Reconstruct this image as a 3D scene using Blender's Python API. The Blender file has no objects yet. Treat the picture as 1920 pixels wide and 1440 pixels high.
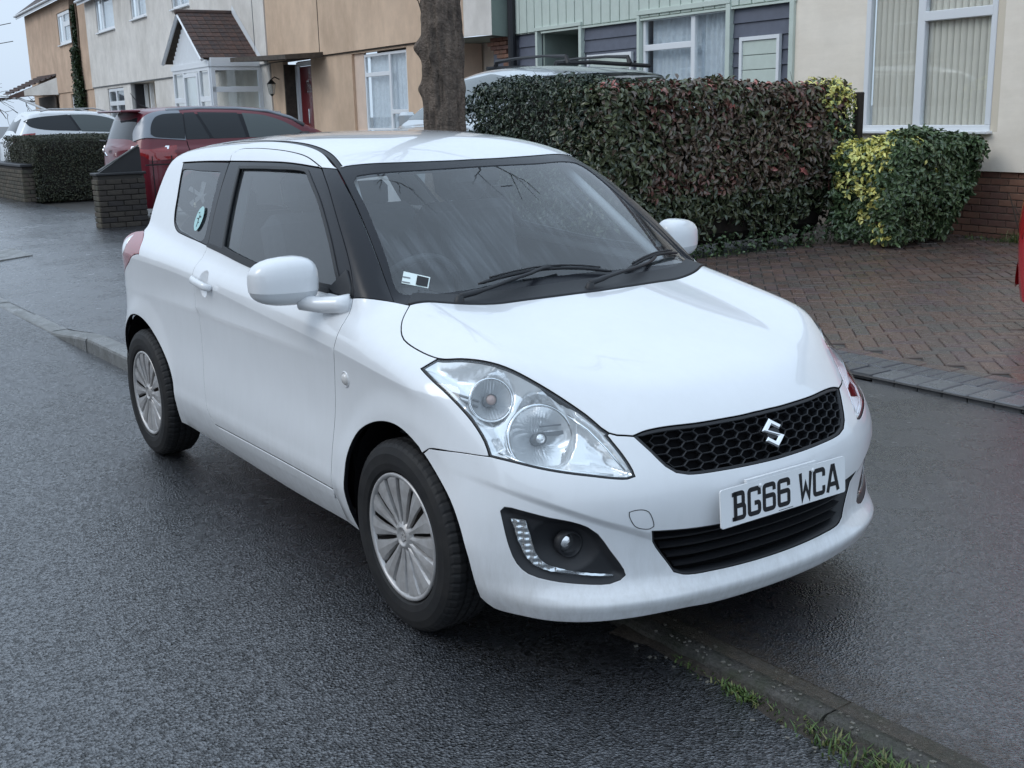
import bpy, math, random
import numpy as np
from mathutils import Vector, Matrix
from mathutils.geometry import delaunay_2d_cdt
random.seed(7); rng=np.random.default_rng(7)
SC=bpy.context.scene
COL=SC.collection
# ---------------------------------------------------------------- camera, light, exposure
def cam_axes(yaw,pitch,roll):
    cy,sy=math.cos(yaw),math.sin(yaw);cp,sp=math.cos(pitch),math.sin(pitch)
    fwd=Vector((cy*cp,sy*cp,-sp)); right=Vector((sy,-cy,0)); down=fwd.cross(right)
    cr,sr=math.cos(roll),math.sin(roll)
    return right*cr+down*sr, -right*sr+down*cr, fwd
cd=bpy.data.cameras.new('camera'); cam=bpy.data.objects.new('camera',cd); COL.objects.link(cam)
_r,_d,_f=cam_axes(2.5350,0.23354,0.02433)
cam.matrix_world=Matrix(((_r.x,-_d.x,-_f.x,4.1527),(_r.y,-_d.y,-_f.y,-2.4313),(_r.z,-_d.z,-_f.z,1.5693),(0,0,0,1)))
cd.sensor_width=36; cd.lens=36*2156.2/1920; cd.clip_end=600; cd.clip_start=.05
SC.camera=cam
w=bpy.data.worlds.new('World'); SC.world=w; w.use_nodes=True
nt=w.node_tree; nt.nodes.clear()
o=nt.nodes.new('ShaderNodeOutputWorld'); bg=nt.nodes.new('ShaderNodeBackground'); sky=nt.nodes.new('ShaderNodeTexSky')
sky.sky_type='NISHITA'; sky.sun_disc=False; sky.sun_elevation=math.radians(40); sky.sun_rotation=math.radians(200)
sky.dust_density=3; sky.air_density=1
# overcast: the blue sky is veiled by an even cloud layer, brighter overhead
hs=nt.nodes.new('ShaderNodeHueSaturation'); hs.inputs['Saturation'].default_value=.5
tc=nt.nodes.new('ShaderNodeTexCoord'); sx=nt.nodes.new('ShaderNodeSeparateXYZ'); cr_=nt.nodes.new('ShaderNodeValToRGB')
mx=nt.nodes.new('ShaderNodeMix'); mx.data_type='RGBA'; mx.inputs['Factor'].default_value=.80
cr_.color_ramp.elements[0].position=0; cr_.color_ramp.elements[0].color=(6.6,8.0,9.8,1)
cr_.color_ramp.elements[1].position=1; cr_.color_ramp.elements[1].color=(11.0,13.6,16.6,1)
nz=nt.nodes.new('ShaderNodeTexNoise'); nz.inputs['Scale'].default_value=1.6; nz.inputs['Detail'].default_value=4
mr=nt.nodes.new('ShaderNodeMapRange'); mr.inputs[1].default_value=.3; mr.inputs[2].default_value=.7; mr.inputs[3].default_value=.86; mr.inputs[4].default_value=1.12
vm=nt.nodes.new('ShaderNodeVectorMath'); vm.operation='SCALE'
L=nt.links.new
L(tc.outputs['Generated'],sx.inputs[0]); L(sx.outputs['Z'],cr_.inputs[0]); L(tc.outputs['Generated'],nz.inputs['Vector'])
L(nz.outputs['Fac'],mr.inputs[0]); L(cr_.outputs[0],vm.inputs[0]); L(mr.outputs[0],vm.inputs['Scale'])
L(sky.outputs[0],hs.inputs['Color']); L(hs.outputs[0],mx.inputs['A']); L(vm.outputs[0],mx.inputs['B']); L(mx.outputs['Result'],bg.inputs[0]); L(bg.outputs[0],o.inputs[0])
bg.inputs[1].default_value=.108
sd=bpy.data.lights.new('sun','SUN'); sd.energy=.6; sd.angle=math.radians(25); sd.color=(1,.97,.93)
so=bpy.data.objects.new('sun',sd); COL.objects.link(so)
so.rotation_euler=(math.radians(50),0,math.radians(-20))
SC.view_settings.view_transform='Standard'; SC.view_settings.look='None'; SC.view_settings.gamma=1; SC.view_settings.exposure=0.06
SC.view_settings.use_curve_mapping=False
# ---------------------------------------------------------------- helpers
def tag(ob,label=None,cat=None,group=None,kind=None):
    if label: ob['label']=label
    if cat: ob['category']=cat
    if group: ob['group']=group
    if kind: ob['kind']=kind
    return ob
def link(name,me,parent=None):
    ob=bpy.data.objects.new(name,me); COL.objects.link(ob)
    if parent: ob.parent=parent
    return ob
def thing(name,label,cat,loc=(0,0,0),rz=0,group=None):
    ob=bpy.data.objects.new(name,None); COL.objects.link(ob); ob.location=loc; ob.rotation_euler=(0,0,rz)
    ob.empty_display_size=.1
    return tag(ob,label,cat,group)
def mesh(name,V,Fc,mat,parent=None,smooth=False,normals=None):
    me=bpy.data.meshes.new(name)
    me.from_pydata([tuple(map(float,v)) for v in V],[],[tuple(int(i) for i in f) for f in Fc])
    if mat is not None: me.materials.append(mat)
    if smooth: me.polygons.foreach_set('use_smooth',[True]*len(me.polygons))
    if normals is not None: me.normals_split_custom_set_from_vertices([tuple(map(float,n)) for n in normals])
    me.update()
    return link(name,me,parent)
class MB:
    def __init__(s): s.v=[]; s.f=[]
    def add(s,V,Fc):
        b=len(s.v); s.v+= [tuple(map(float,q)) for q in V]; s.f+=[tuple(b+int(i) for i in f) for f in Fc]; return s
    def box(s,c,d,M=None,bev=0):
        x,y,z=[q/2 for q in d]
        V=[(sx*x,sy*y,sz*z) for sx in(-1,1) for sy in(-1,1) for sz in(-1,1)]
        Fc=[(0,1,3,2),(4,6,7,5),(0,4,5,1),(2,3,7,6),(0,2,6,4),(1,5,7,3)]
        if bev:
            V=[];
            for a in range(3): pass
            e=bev
            import itertools
            idx={}
            for sx in(-1,1):
                for sy in(-1,1):
                    for sz in(-1,1):
                        for k in range(3):
                            q=[sx*x,sy*y,sz*z]
                            for j in range(3):
                                if j!=k: q[j]-=e*(sx,sy,sz)[j]
                            idx[(sx,sy,sz,k)]=len(V); V.append(tuple(q))
            Fc=[]
            def quad(k,s0):
                a,b=[j for j in range(3) if j!=k]
                r=[]
                for (u,v) in((-1,-1),(1,-1),(1,1),(-1,1)):
                    t=[0,0,0];t[k]=s0;t[a]=u;t[b]=v
                    r.append(idx[(t[0],t[1],t[2],k)])
                if (s0>0)==(k==1): r=r[::-1]
                return r
            for k in range(3):
                for s0 in(-1,1): Fc.append(quad(k,s0))
            for k in range(3):      # edge quads along axis k
                a,b=[j for j in range(3) if j!=k]
                for u in(-1,1):
                    for v in(-1,1):
                        t0=[0,0,0];t0[a]=u;t0[b]=v;t1=t0[:];t0[k]=-1;t1[k]=1
                        f=[idx[(*t0,a)],idx[(*t1,a)],idx[(*t1,b)],idx[(*t0,b)]]
                        P=[np.array(V[i]) for i in f]; nn=np.cross(P[1]-P[0],P[2]-P[0]); cc=np.array([0.,0,0]);cc[a]=u;cc[b]=v
                        if nn@cc<0: f=f[::-1]
                        Fc.append(f)
            for sx in(-1,1):
                for sy in(-1,1):
                    for sz in(-1,1):
                        f=[idx[(sx,sy,sz,k)] for k in range(3)]
                        P=[np.array(V[i]) for i in f]; nn=np.cross(P[1]-P[0],P[2]-P[0])
                        if nn@np.array([sx,sy,sz])<0: f=f[::-1]
                        Fc.append(f)
        V=[Vector(q) for q in V]
        if M is not None: V=[M@q for q in V]
        return s.add([q+Vector(c) for q in V],Fc)
    def prism(s,poly,z0,z1,M=None):
        # poly in xy, extruded in z then transformed
        n=len(poly)
        V=[Vector((p[0],p[1],z0)) for p in poly]+[Vector((p[0],p[1],z1)) for p in poly]
        Fc=[tuple(range(n))[::-1],tuple(range(n,2*n))]+[(i,(i+1)%n,n+(i+1)%n,n+i) for i in range(n)]
        if M is not None: V=[M@q for q in V]
        return s.add(V,Fc)
    def tube(s,pts,r,n=8,cap=True):
        pts=[Vector(p) for p in pts]; rs=r if hasattr(r,'__len__') else [r]*len(pts)
        b=len(s.v); up=Vector((0,0,1))
        for i,p in enumerate(pts):
            t=(pts[min(i+1,len(pts)-1)]-pts[max(i-1,0)]).normalized()
            a=t.cross(up if abs(t.z)<.95 else Vector((1,0,0))).normalized(); c=t.cross(a)
            for k in range(n):
                an=2*math.pi*k/n; s.v.append(tuple(p+(a*math.cos(an)+c*math.sin(an))*rs[i]))
        for i in range(len(pts)-1):
            for k in range(n):
                k2=(k+1)%n; s.f.append((b+i*n+k,b+i*n+k2,b+(i+1)*n+k2,b+(i+1)*n+k))
        if cap: s.f.append(tuple(b+k for k in range(n))[::-1]); s.f.append(tuple(b+(len(pts)-1)*n+k for k in range(n)))
        return s
    def lathe(s,prof,n=48,M=None,fn=None):
        # prof: (r,h) revolved about local z
        b=len(s.v); m=len(prof)
        for i in range(n):
            a=2*math.pi*i/n
            for j,(r,h) in enumerate(prof):
                if fn: r,h=fn(i,j,r,h)
                q=Vector((r*math.cos(a),r*math.sin(a),h))
                if M is not None: q=M@q
                s.v.append(tuple(q))
        for i in range(n):
            i2=(i+1)%n
            for j in range(m-1):
                s.f.append((b+i*m+j,b+i2*m+j,b+i2*m+j+1,b+i*m+j+1))
        return s
    def build(s,name,mat,parent=None,smooth=False):
        ob=mesh(name,s.v,s.f,mat,parent,smooth); return ob
def N_(nt,t,**k):
    n=nt.nodes.new(t)
    for a,b in k.items():
        if a in n.inputs: n.inputs[a].default_value=b
        else: setattr(n,a,b)
    return n
def mat(name,col,rough=.5,metal=0,spec=.5,coat=0,coat_r=.03,noise=None,bump=None,var=.0,emis=None,trans=0,ior=1.45,rvar=None,stain=None,hue2=None):
    """col base; var = brightness variation by noise (scale noise); bump=(scale,strength,dist); rvar=(scale,lo,hi) roughness; stain=(scale,color,amount)"""
    m=bpy.data.materials.new(name); m.use_nodes=True; nt=m.node_tree; p=nt.nodes['Principled BSDF']; L=nt.links.new
    p.inputs['Base Color'].default_value=(*col,1); p.inputs['Roughness'].default_value=rough; p.inputs['Metallic'].default_value=metal
    p.inputs['Specular IOR Level'].default_value=spec; p.inputs['Coat Weight'].default_value=coat; p.inputs['Coat Roughness'].default_value=coat_r
    p.inputs['Transmission Weight'].default_value=trans; p.inputs['IOR'].default_value=ior
    if emis: p.inputs['Emission Color'].default_value=(*emis[0],1); p.inputs['Emission Strength'].default_value=emis[1]
    tc=N_(nt,'ShaderNodeTexCoord')
    src=None
    if var or hue2:
        nz=N_(nt,'ShaderNodeTexNoise',Scale=noise or 8,Detail=6,Roughness=.65); L(tc.outputs['Object'],nz.inputs['Vector'])
        r=N_(nt,'ShaderNodeValToRGB'); r.color_ramp.elements[0].position=.3; r.color_ramp.elements[1].position=.7
        a=[c*(1-var) for c in col]; b=[min(1,c*(1+var)) for c in (hue2 or col)]
        r.color_ramp.elements[0].color=(*a,1); r.color_ramp.elements[1].color=(*b,1)
        L(nz.outputs['Fac'],r.inputs[0]); src=r.outputs[0]
    if stain:
        sc,cc,am=stain
        if not hasattr(sc,'__len__'): sc=(sc,sc,sc)
        mp=N_(nt,'ShaderNodeMapping'); mp.inputs['Scale'].default_value=sc; L(tc.outputs['Object'],mp.inputs[0])
        n2=N_(nt,'ShaderNodeTexNoise',Scale=1,Detail=8,Roughness=.7); L(mp.outputs[0],n2.inputs['Vector'])
        r2=N_(nt,'ShaderNodeMapRange'); r2.inputs[1].default_value=.42; r2.inputs[2].default_value=.72; r2.inputs[3].default_value=0; r2.inputs[4].default_value=am
        L(n2.outputs['Fac'],r2.inputs[0])
        x=N_(nt,'ShaderNodeMix',data_type='RGBA'); x.inputs['B'].default_value=(*cc,1)
        if src is not None: L(src,x.inputs['A'])
        else: x.inputs['A'].default_value=(*col,1)
        L(r2.outputs[0],x.inputs['Factor']); src=x.outputs['Result']
    if src is not None: L(src,p.inputs['Base Color'])
    if rvar:
        n3=N_(nt,'ShaderNodeTexNoise',Scale=rvar[0],Detail=5,Roughness=.6); L(tc.outputs['Object'],n3.inputs['Vector'])
        r3=N_(nt,'ShaderNodeMapRange'); r3.inputs[1].default_value=.35; r3.inputs[2].default_value=.65; r3.inputs[3].default_value=rvar[1]; r3.inputs[4].default_value=rvar[2]
        L(n3.outputs['Fac'],r3.inputs[0]); L(r3.outputs[0],p.inputs['Roughness'])
    if bump:
        n4=N_(nt,'ShaderNodeTexNoise',Scale=bump[0],Detail=4,Roughness=.6); L(tc.outputs['Object'],n4.inputs['Vector'])
        bm=N_(nt,'ShaderNodeBump',Strength=bump[1],Distance=bump[2]); L(n4.outputs['Fac'],bm.inputs['Height']); L(bm.outputs[0],p.inputs['Normal'])
    return m
def glassmat(name,tint=(.75,.8,.8),extra=0.0,rough=.02,haze=0.0,hazecol=(.5,.55,.6),streak=False):
    m=bpy.data.materials.new(name); m.use_nodes=True; nt=m.node_tree; nt.nodes.clear(); L=nt.links.new
    o=N_(nt,'ShaderNodeOutputMaterial'); t=N_(nt,'ShaderNodeBsdfTransparent'); t.inputs[0].default_value=(*tint,1)
    g=N_(nt,'ShaderNodeBsdfGlossy'); g.inputs['Roughness'].default_value=rough; g.inputs['Color'].default_value=(1,1,1,1)
    fr=N_(nt,'ShaderNodeFresnel'); ge=N_(nt,'ShaderNodeNewGeometry'); io=N_(nt,'ShaderNodeMapRange'); io.inputs[3].default_value=1.52; io.inputs[4].default_value=.658; L(ge.outputs['Backfacing'],io.inputs[0]); L(io.outputs[0],fr.inputs['IOR'])
    ad=N_(nt,'ShaderNodeMath',operation='ADD'); ad.inputs[1].default_value=extra; L(fr.outputs[0],ad.inputs[0])
    mx=N_(nt,'ShaderNodeMixShader'); L(ad.outputs[0],mx.inputs[0])
    base=t.outputs[0]
    if haze:
        df=N_(nt,'ShaderNodeBsdfDiffuse'); df.inputs[0].default_value=(*hazecol,1)
        m2=N_(nt,'ShaderNodeMixShader'); m2.inputs[0].default_value=haze
        if streak:
            tc=N_(nt,'ShaderNodeTexCoord'); mp=N_(nt,'ShaderNodeMapping'); mp.inputs['Scale'].default_value=(3,55,3); mp.inputs['Rotation'].default_value=(0,0,.35)
            nz=N_(nt,'ShaderNodeTexNoise',Scale=1.0,Detail=6,Roughness=.7); L(tc.outputs['Object'],mp.inputs[0]); L(mp.outputs[0],nz.inputs['Vector'])
            nz2=N_(nt,'ShaderNodeTexNoise',Scale=3.0,Detail=2); L(tc.outputs['Object'],nz2.inputs['Vector'])
            mu=N_(nt,'ShaderNodeMath',operation='MULTIPLY'); L(nz.outputs['Fac'],mu.inputs[0]); L(nz2.outputs['Fac'],mu.inputs[1])
            rr=N_(nt,'ShaderNodeMapRange'); rr.inputs[1].default_value=.24; rr.inputs[2].default_value=.40; rr.inputs[3].default_value=haze*.5; rr.inputs[4].default_value=haze*1.9
            L(mu.outputs[0],rr.inputs[0]); L(rr.outputs[0],m2.inputs[0])
        L(t.outputs[0],m2.inputs[1]); L(df.outputs[0],m2.inputs[2]); base=m2.outputs[0]
    L(base,mx.inputs[1]); L(g.outputs[0],mx.inputs[2]); L(mx.outputs[0],o.inputs[0])
    return m
# ---------------------------------------------------------------- smooth body surfaces
def spl(xs,ys):
    xs=np.array(xs,float);ys=np.array(ys,float);n=len(xs);h=np.diff(xs);A=np.zeros((n,n));b=np.zeros(n);A[0,0]=A[-1,-1]=1
    for i in range(1,n-1):
        A[i,i-1]=h[i-1];A[i,i]=2*(h[i-1]+h[i]);A[i,i+1]=h[i];b[i]=6*((ys[i+1]-ys[i])/h[i]-(ys[i]-ys[i-1])/h[i-1])
    M=np.linalg.solve(A,b)
    def f(x):
        x=np.asarray(x,float);xc=np.clip(x,xs[0],xs[-1]);i=np.clip(np.searchsorted(xs,xc)-1,0,n-2)
        t=xc-xs[i];hi=h[i]; s=(ys[i+1]-ys[i])/hi-hi*(2*M[i]+M[i+1])/6
        v=ys[i]+s*t+M[i]/2*t*t+(M[i+1]-M[i])/(6*hi)*t**3
        s0=(ys[1]-ys[0])/h[0]-h[0]*(2*M[0]+M[1])/6; sn=(ys[-1]-ys[-2])/h[-1]+h[-1]*(M[-2]+2*M[-1])/6
        return v+np.where(x<xs[0],(x-xs[0])*s0,0)+np.where(x>xs[-1],(x-xs[-1])*sn,0)
    return f
def smax(a,b,k):
    h=np.maximum(k-np.abs(a-b),0)/k
    return np.maximum(a,b)+h*h*h*k/6.
def smin(a,b,k): return -smax(-a,-b,k)
def sstep(a,b,x):
    t=np.clip((x-a)/(b-a),0,1);return t*t*(3-2*t)
def gradF(Fn,P,e=1e-3):
    g=np.stack([Fn(P+np.eye(3)[i]*e)-Fn(P-np.eye(3)[i]*e) for i in range(3)],-1)
    return g/(np.linalg.norm(g,axis=-1,keepdims=True)+1e-12)
def marchF(Fn,O,D,n=70):
    t=np.zeros(len(O))
    for _ in range(n): t=t+np.clip(Fn(O+D*t[:,None])*.75,-.15,.15)
    return O+D*t[:,None]
CA,SA=math.cos(math.radians(20)),math.sin(math.radians(20))
def fr_rays(fr,uv,ax=1.15,R=.85):
    u,v=uv[:,0],uv[:,1]; z=np.zeros_like(u)
    if fr=='S':   # right side, looking slightly down; uv = (x, w)
        O=np.stack([u,SA*v-CA*1.6,CA*v+SA*1.6],1); D=np.tile([0,CA,-SA],(len(u),1))
    elif fr=='T': O=np.stack([u,v,z+2.4],1); D=np.tile([0,0,-1.],(len(u),1))
    elif fr=='C': a=u/R; D=-np.stack([np.cos(a),np.sin(a),z],1); O=np.stack([ax+z,z,v],1)-D*1.7
    elif fr=='K': a=u/R; D=np.stack([np.cos(a),-np.sin(a),z],1); O=np.stack([-ax+z,z,v],1)-D*1.7   # rear, angle from -x
    return O,D
def to_uv(fr,P,ax=1.15,R=.85):
    x,y,z=P[:,0],P[:,1],P[:,2]
    if fr=='S': return np.stack([x,y*SA+z*CA],1)
    if fr=='T': return np.stack([x,y],1)
    if fr=='C': return np.stack([np.arctan2(y,x-ax)*R,z],1)
    if fr=='K': return np.stack([np.arctan2(y,-(x+ax))*R,z],1)
def conv(Fn,a,b,pts):
    pts=[tuple(p[:2]) for p in pts]; O,D=fr_rays(a,np.array(pts,float)); return [tuple(q) for q in to_uv(b,marchF(Fn,O,D))]
def curve(pts,step=.02):
    """smooth open curve through pts; a point with a third element is a sharp corner"""
    out=[];seg=[]
    def flush(seg):
        P=np.array([s[:2] for s in seg],float)
        if len(P)<2: return
        if len(P)==2:
            n=max(1,int(np.linalg.norm(P[1]-P[0])/step)); 
            for i in range(n): out.append(tuple(P[0]+(P[1]-P[0])*i/n))
            return
        Q=np.vstack([2*P[0]-P[1],P,2*P[-1]-P[-2]])
        for i in range(1,len(Q)-2):
            p0,p1,p2,p3=Q[i-1],Q[i],Q[i+1],Q[i+2]
            d1=max(np.linalg.norm(p1-p0)**.5,1e-4);d2=max(np.linalg.norm(p2-p1)**.5,1e-4);d3=max(np.linalg.norm(p3-p2)**.5,1e-4)
            m1=(p1-p0)/d1-(p2-p0)/(d1+d2)+(p2-p1)/d2; m2=(p2-p1)/d2-(p3-p1)/(d2+d3)+(p3-p2)/d3
            m1*=d2;m2*=d2
            n=max(1,int(np.linalg.norm(p2-p1)/step))
            for k in range(n):
                t=k/n; out.append(tuple((2*t**3-3*t*t+1)*p1+(t**3-2*t*t+t)*m1+(-2*t**3+3*t*t)*p2+(t**3-t*t)*m2))
    for p in pts:
        seg.append(p)
        if len(p)>2 and len(seg)>1: flush(seg); seg=[p]
    if len(seg)>1: flush(seg)
    out.append(tuple(pts[-1][:2]))
    return out
def loop(*parts):
    o=[]
    for p in parts:
        for q in p:
            q=(float(q[0]),float(q[1]))
            if not o or math.hypot(q[0]-o[-1][0],q[1]-o[-1][1])>3e-3: o.append(q)
    while math.hypot(o[0][0]-o[-1][0],o[0][1]-o[-1][1])<3e-3: o.pop()
    return o
def inpoly(P,poly):
    poly=np.array(poly); x,y=P[:,0],P[:,1]; r=np.zeros(len(P),bool)
    a=poly;b=np.roll(poly,-1,0)
    for (x1,y1),(x2,y2) in zip(a,b):
        c=((y1>y)!=(y2>y)); 
        if y1!=y2: r^=c&(x<(x2-x1)*(y-y1)/(y2-y1)+x1)
    return r
def polydist(P,poly):
    poly=np.array(poly); a=poly;b=np.roll(poly,-1,0); m=np.full(len(P),1e9)
    for p,q in zip(a,b):
        d=q-p; t=np.clip(((P-p)@d)/(d@d+1e-12),0,1); m=np.minimum(m,np.linalg.norm(P-(p+t[:,None]*d),axis=1))
    return m
def insetp(poly,e):
    P=np.array(poly); a=np.roll(P,1,0);b=np.roll(P,-1,0)
    area=.5*np.sum(P[:,0]*b[:,1]-b[:,0]*P[:,1]); s=1 if area>0 else -1
    d1=P-a;d2=b-P; d1/=np.linalg.norm(d1,axis=1)[:,None]+1e-9; d2/=np.linalg.norm(d2,axis=1)[:,None]+1e-9
    n1=np.stack([-d1[:,1],d1[:,0]],1);n2=np.stack([-d2[:,1],d2[:,0]],1)
    n=n1+n2; n/=np.maximum(np.linalg.norm(n,axis=1)[:,None],.35); n/=np.maximum(np.sum(n*n1,1)[:,None],.5)
    return P+n*s*e
def panel(name,Fn,fr,outline,m,parent,h=.025,inset=.0028,flange=.016,holes=(),off=0,both=False,M=None,label=None,disp=None,feat=()):
    """A sheet lying on the body surface, trimmed to the outline, with returned edges."""
    outl=insetp(outline,inset) if inset else np.array(outline)
    hl=[insetp(hh,-inset) if inset else np.array(hh) for hh in holes]
    lo=outl.min(0);hi=outl.max(0)
    ys=np.arange(lo[1],hi[1],h*.866); G=[]
    for j,y in enumerate(ys):
        xs=np.arange(lo[0]+(j%2)*h/2,hi[0],h); G.append(np.stack([xs,np.full(len(xs),y)],1))
    G=np.vstack(G) if G else np.zeros((0,2))
    if len(G):
        k=inpoly(G,outl)&(polydist(G,outl)>h*.55)
        for q in hl: k&=~inpoly(G,q)&(polydist(G,q)>h*.55)
        G=G[k]
    for fl_,offs in feat:      # rows of points either side of a crease keep it crisp
        q=np.array(fl_); d=np.gradient(q,axis=0); d/=np.linalg.norm(d,axis=1)[:,None]+1e-9; nn=np.stack([-d[:,1],d[:,0]],1)
        A=np.vstack([q+nn*o_ for o_ in offs]); dmin=max(abs(o_) for o_ in offs)+h*.35
        if len(G): G=G[~((np.sqrt(((G[:,None,:]-q[None,::2,:])**2).sum(2)).min(1))<dmin)]
        k=inpoly(A,outl)&(polydist(A,outl)>.003)
        for qq in hl: k&=~inpoly(A,qq)&(polydist(A,qq)>.003)
        G=np.vstack([G,A[k]])
    loops=[outl]+hl; pts=[];edges=[]
    for q in loops:
        b=len(pts); n=len(q); pts+= [tuple(p) for p in q]; edges+=[(b+i,b+(i+1)%n) for i in range(n)]
    pts+= [tuple(p) for p in G]
    V,E,Fc,ov,oe,of=delaunay_2d_cdt([Vector(p) for p in pts],edges,[],0,1e-5)
    V=np.array([tuple(v) for v in V]); Fc=[f for f in Fc]
    T=np.array([[f[0],f[i],f[i+1]] for f in Fc for i in range(1,len(f)-1)])
    cen=V[T].mean(1); k=inpoly(cen,outl)
    for q in hl: k&=~inpoly(cen,q)
    T=T[k]
    O,D=fr_rays(fr,V); P=marchF(Fn,O,D); Nn=gradF(Fn,P); okv=np.abs(Fn(P))<.012; T=T[okv[T].all(1)]
    if disp is not None: P=P-Nn*disp(V)[:,None]
    P=P+Nn*off
    tn=np.cross(P[T[:,1]]-P[T[:,0]],P[T[:,2]]-P[T[:,0]]); fl=(tn*Nn[T[:,0]]).sum(1)<0; T[fl]=T[fl][:,::-1]
    if disp is not None:
        acc=np.zeros_like(P); tn=np.cross(P[T[:,1]]-P[T[:,0]],P[T[:,2]]-P[T[:,0]])
        for i in range(3): np.add.at(acc,T[:,i],tn)
        Nn=acc/(np.linalg.norm(acc,axis=1)[:,None]+1e-12)
    Vs=[P];Ns=[Nn];Fs=[tuple(t) for t in T]
    if flange:
        # boundary half-edges
        ed={}
        for t in T:
            for i in range(3): ed[(t[i],t[(i+1)%3])]=1
        bd=[e for e in ed if (e[1],e[0]) not in ed]
        vs=sorted({i for e in bd for i in e}); mp={v:i for i,v in enumerate(vs)}; n0=len(P); nb=len(vs)
        B=P[vs];NB=Nn[vs]; out=np.zeros((nb,3))
        for a,b in bd:
            d=P[b]-P[a]; d/=np.linalg.norm(d)+1e-12; o_=np.cross(d,Nn[a]); out[mp[a]]+=o_;out[mp[b]]+=o_
        out/=np.linalg.norm(out,axis=1)[:,None]+1e-9
        # small rounded edge then a return flange
        e=.0012
        Vs+=[B+out*e-NB*e, B+out*e-NB*flange]; Ns+=[(out*.75+NB*.66),out]
        for a,b in bd:
            a2,b2=mp[a],mp[b]
            Fs.append((a,n0+a2,n0+b2,b)); Fs.append((n0+a2,n0+nb+a2,n0+nb+b2,n0+b2))
    V=np.vstack(Vs);Nn=np.vstack(Ns); Nn/=np.linalg.norm(Nn,axis=1)[:,None]+1e-12
    if M is not None:
        R3=np.array([list(r[:3]) for r in M])[:3]; t3=np.array([M[0][3],M[1][3],M[2][3]])
    obs=[]
    for s in ((1,-1) if both else (1,)):
        Vv=V.copy();Nv=Nn.copy();Ff=Fs
        if s<0: Vv[:,1]*=-1;Nv[:,1]*=-1;Ff=[f[::-1] for f in Fs]
        ob=mesh(name,Vv,Ff,m,parent,smooth=True,normals=Nv)
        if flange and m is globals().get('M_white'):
            ob.data.materials.append(M_vdark); nF=len(Fs)-2*len(bd); mi_=np.zeros(len(Fs),'i4'); mi_[nF+1::2]=1; ob.data.polygons.foreach_set('material_index',mi_)  # deep flange faces coloured near-black to put shade into the shut lines
        if label: ob['label']=label
        obs.append(ob)
    return obs[0] if not both else obs
# ================================================================ materials
M_white=mat('white_paint',(.76,.77,.785),rough=.28,spec=.5,coat=1,coat_r=.03,var=.02,noise=5,stain=((30,30,6),(.60,.60,.58),.10),bump=(260,.05,.0006))
M_black=mat('black_gloss_trim',(.012,.013,.017),rough=.25,spec=.32)
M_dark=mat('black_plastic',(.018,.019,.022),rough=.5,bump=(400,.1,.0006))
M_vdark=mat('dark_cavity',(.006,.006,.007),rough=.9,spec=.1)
M_rub=mat('tyre_rubber',(.015,.015,.016),rough=.62,spec=.35,var=.25,noise=14,bump=(220,.15,.001),stain=(9,(.05,.045,.04),.35))
M_hub=mat('silver_hubcap',(.50,.49,.485),rough=.38,metal=.45,var=.06,noise=10,stain=(14,(.16,.13,.11),.45))
M_disc=mat('rusty_brake',(.06,.05,.045),rough=.6,metal=.5)
M_chrome=mat('chrome',(.86,.87,.88),rough=.06,metal=1)
M_satin=mat('satin_reflector',(.92,.93,.94),rough=.12,metal=.55,coat=.8)
M_glass=glassmat('car_glass',(.66,.71,.73),extra=.035,haze=.03,hazecol=(.5,.56,.6))
M_wind=glassmat('windscreen_glass',(.80,.85,.86),extra=.02,haze=.060,hazecol=(.50,.56,.62),streak=True)
M_lens=glassmat('lamp_lens',(.93,.95,.96),extra=0,rough=.01)
M_redl=mat('red_lens',(.30,.012,.015),rough=.12,coat=1,spec=.6)
M_fabric=mat('dark_seat_fabric',(.050,.053,.060),rough=.9,var=.2,noise=40)
M_grey=mat('grey_interior_trim',(.48,.49,.50),rough=.7)
M_lgrey=mat('grey_primer_trim',(.18,.19,.20),rough=.6)
M_plate=mat('plate_white',(.80,.81,.82),rough=.35)
M_ink=mat('black_ink',(.008,.008,.01),rough=.5)
M_paper=mat('sticker_paper',(.70,.78,.76),rough=.6)
M_mint=mat('mint_sticker',(.42,.66,.66),rough=.5)
M_refl=mat('fluted_reflector',(.93,.94,.95),rough=.20,metal=.55)
M_amber=mat('amber_bulb',(.48,.36,.33),rough=.3)
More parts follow.
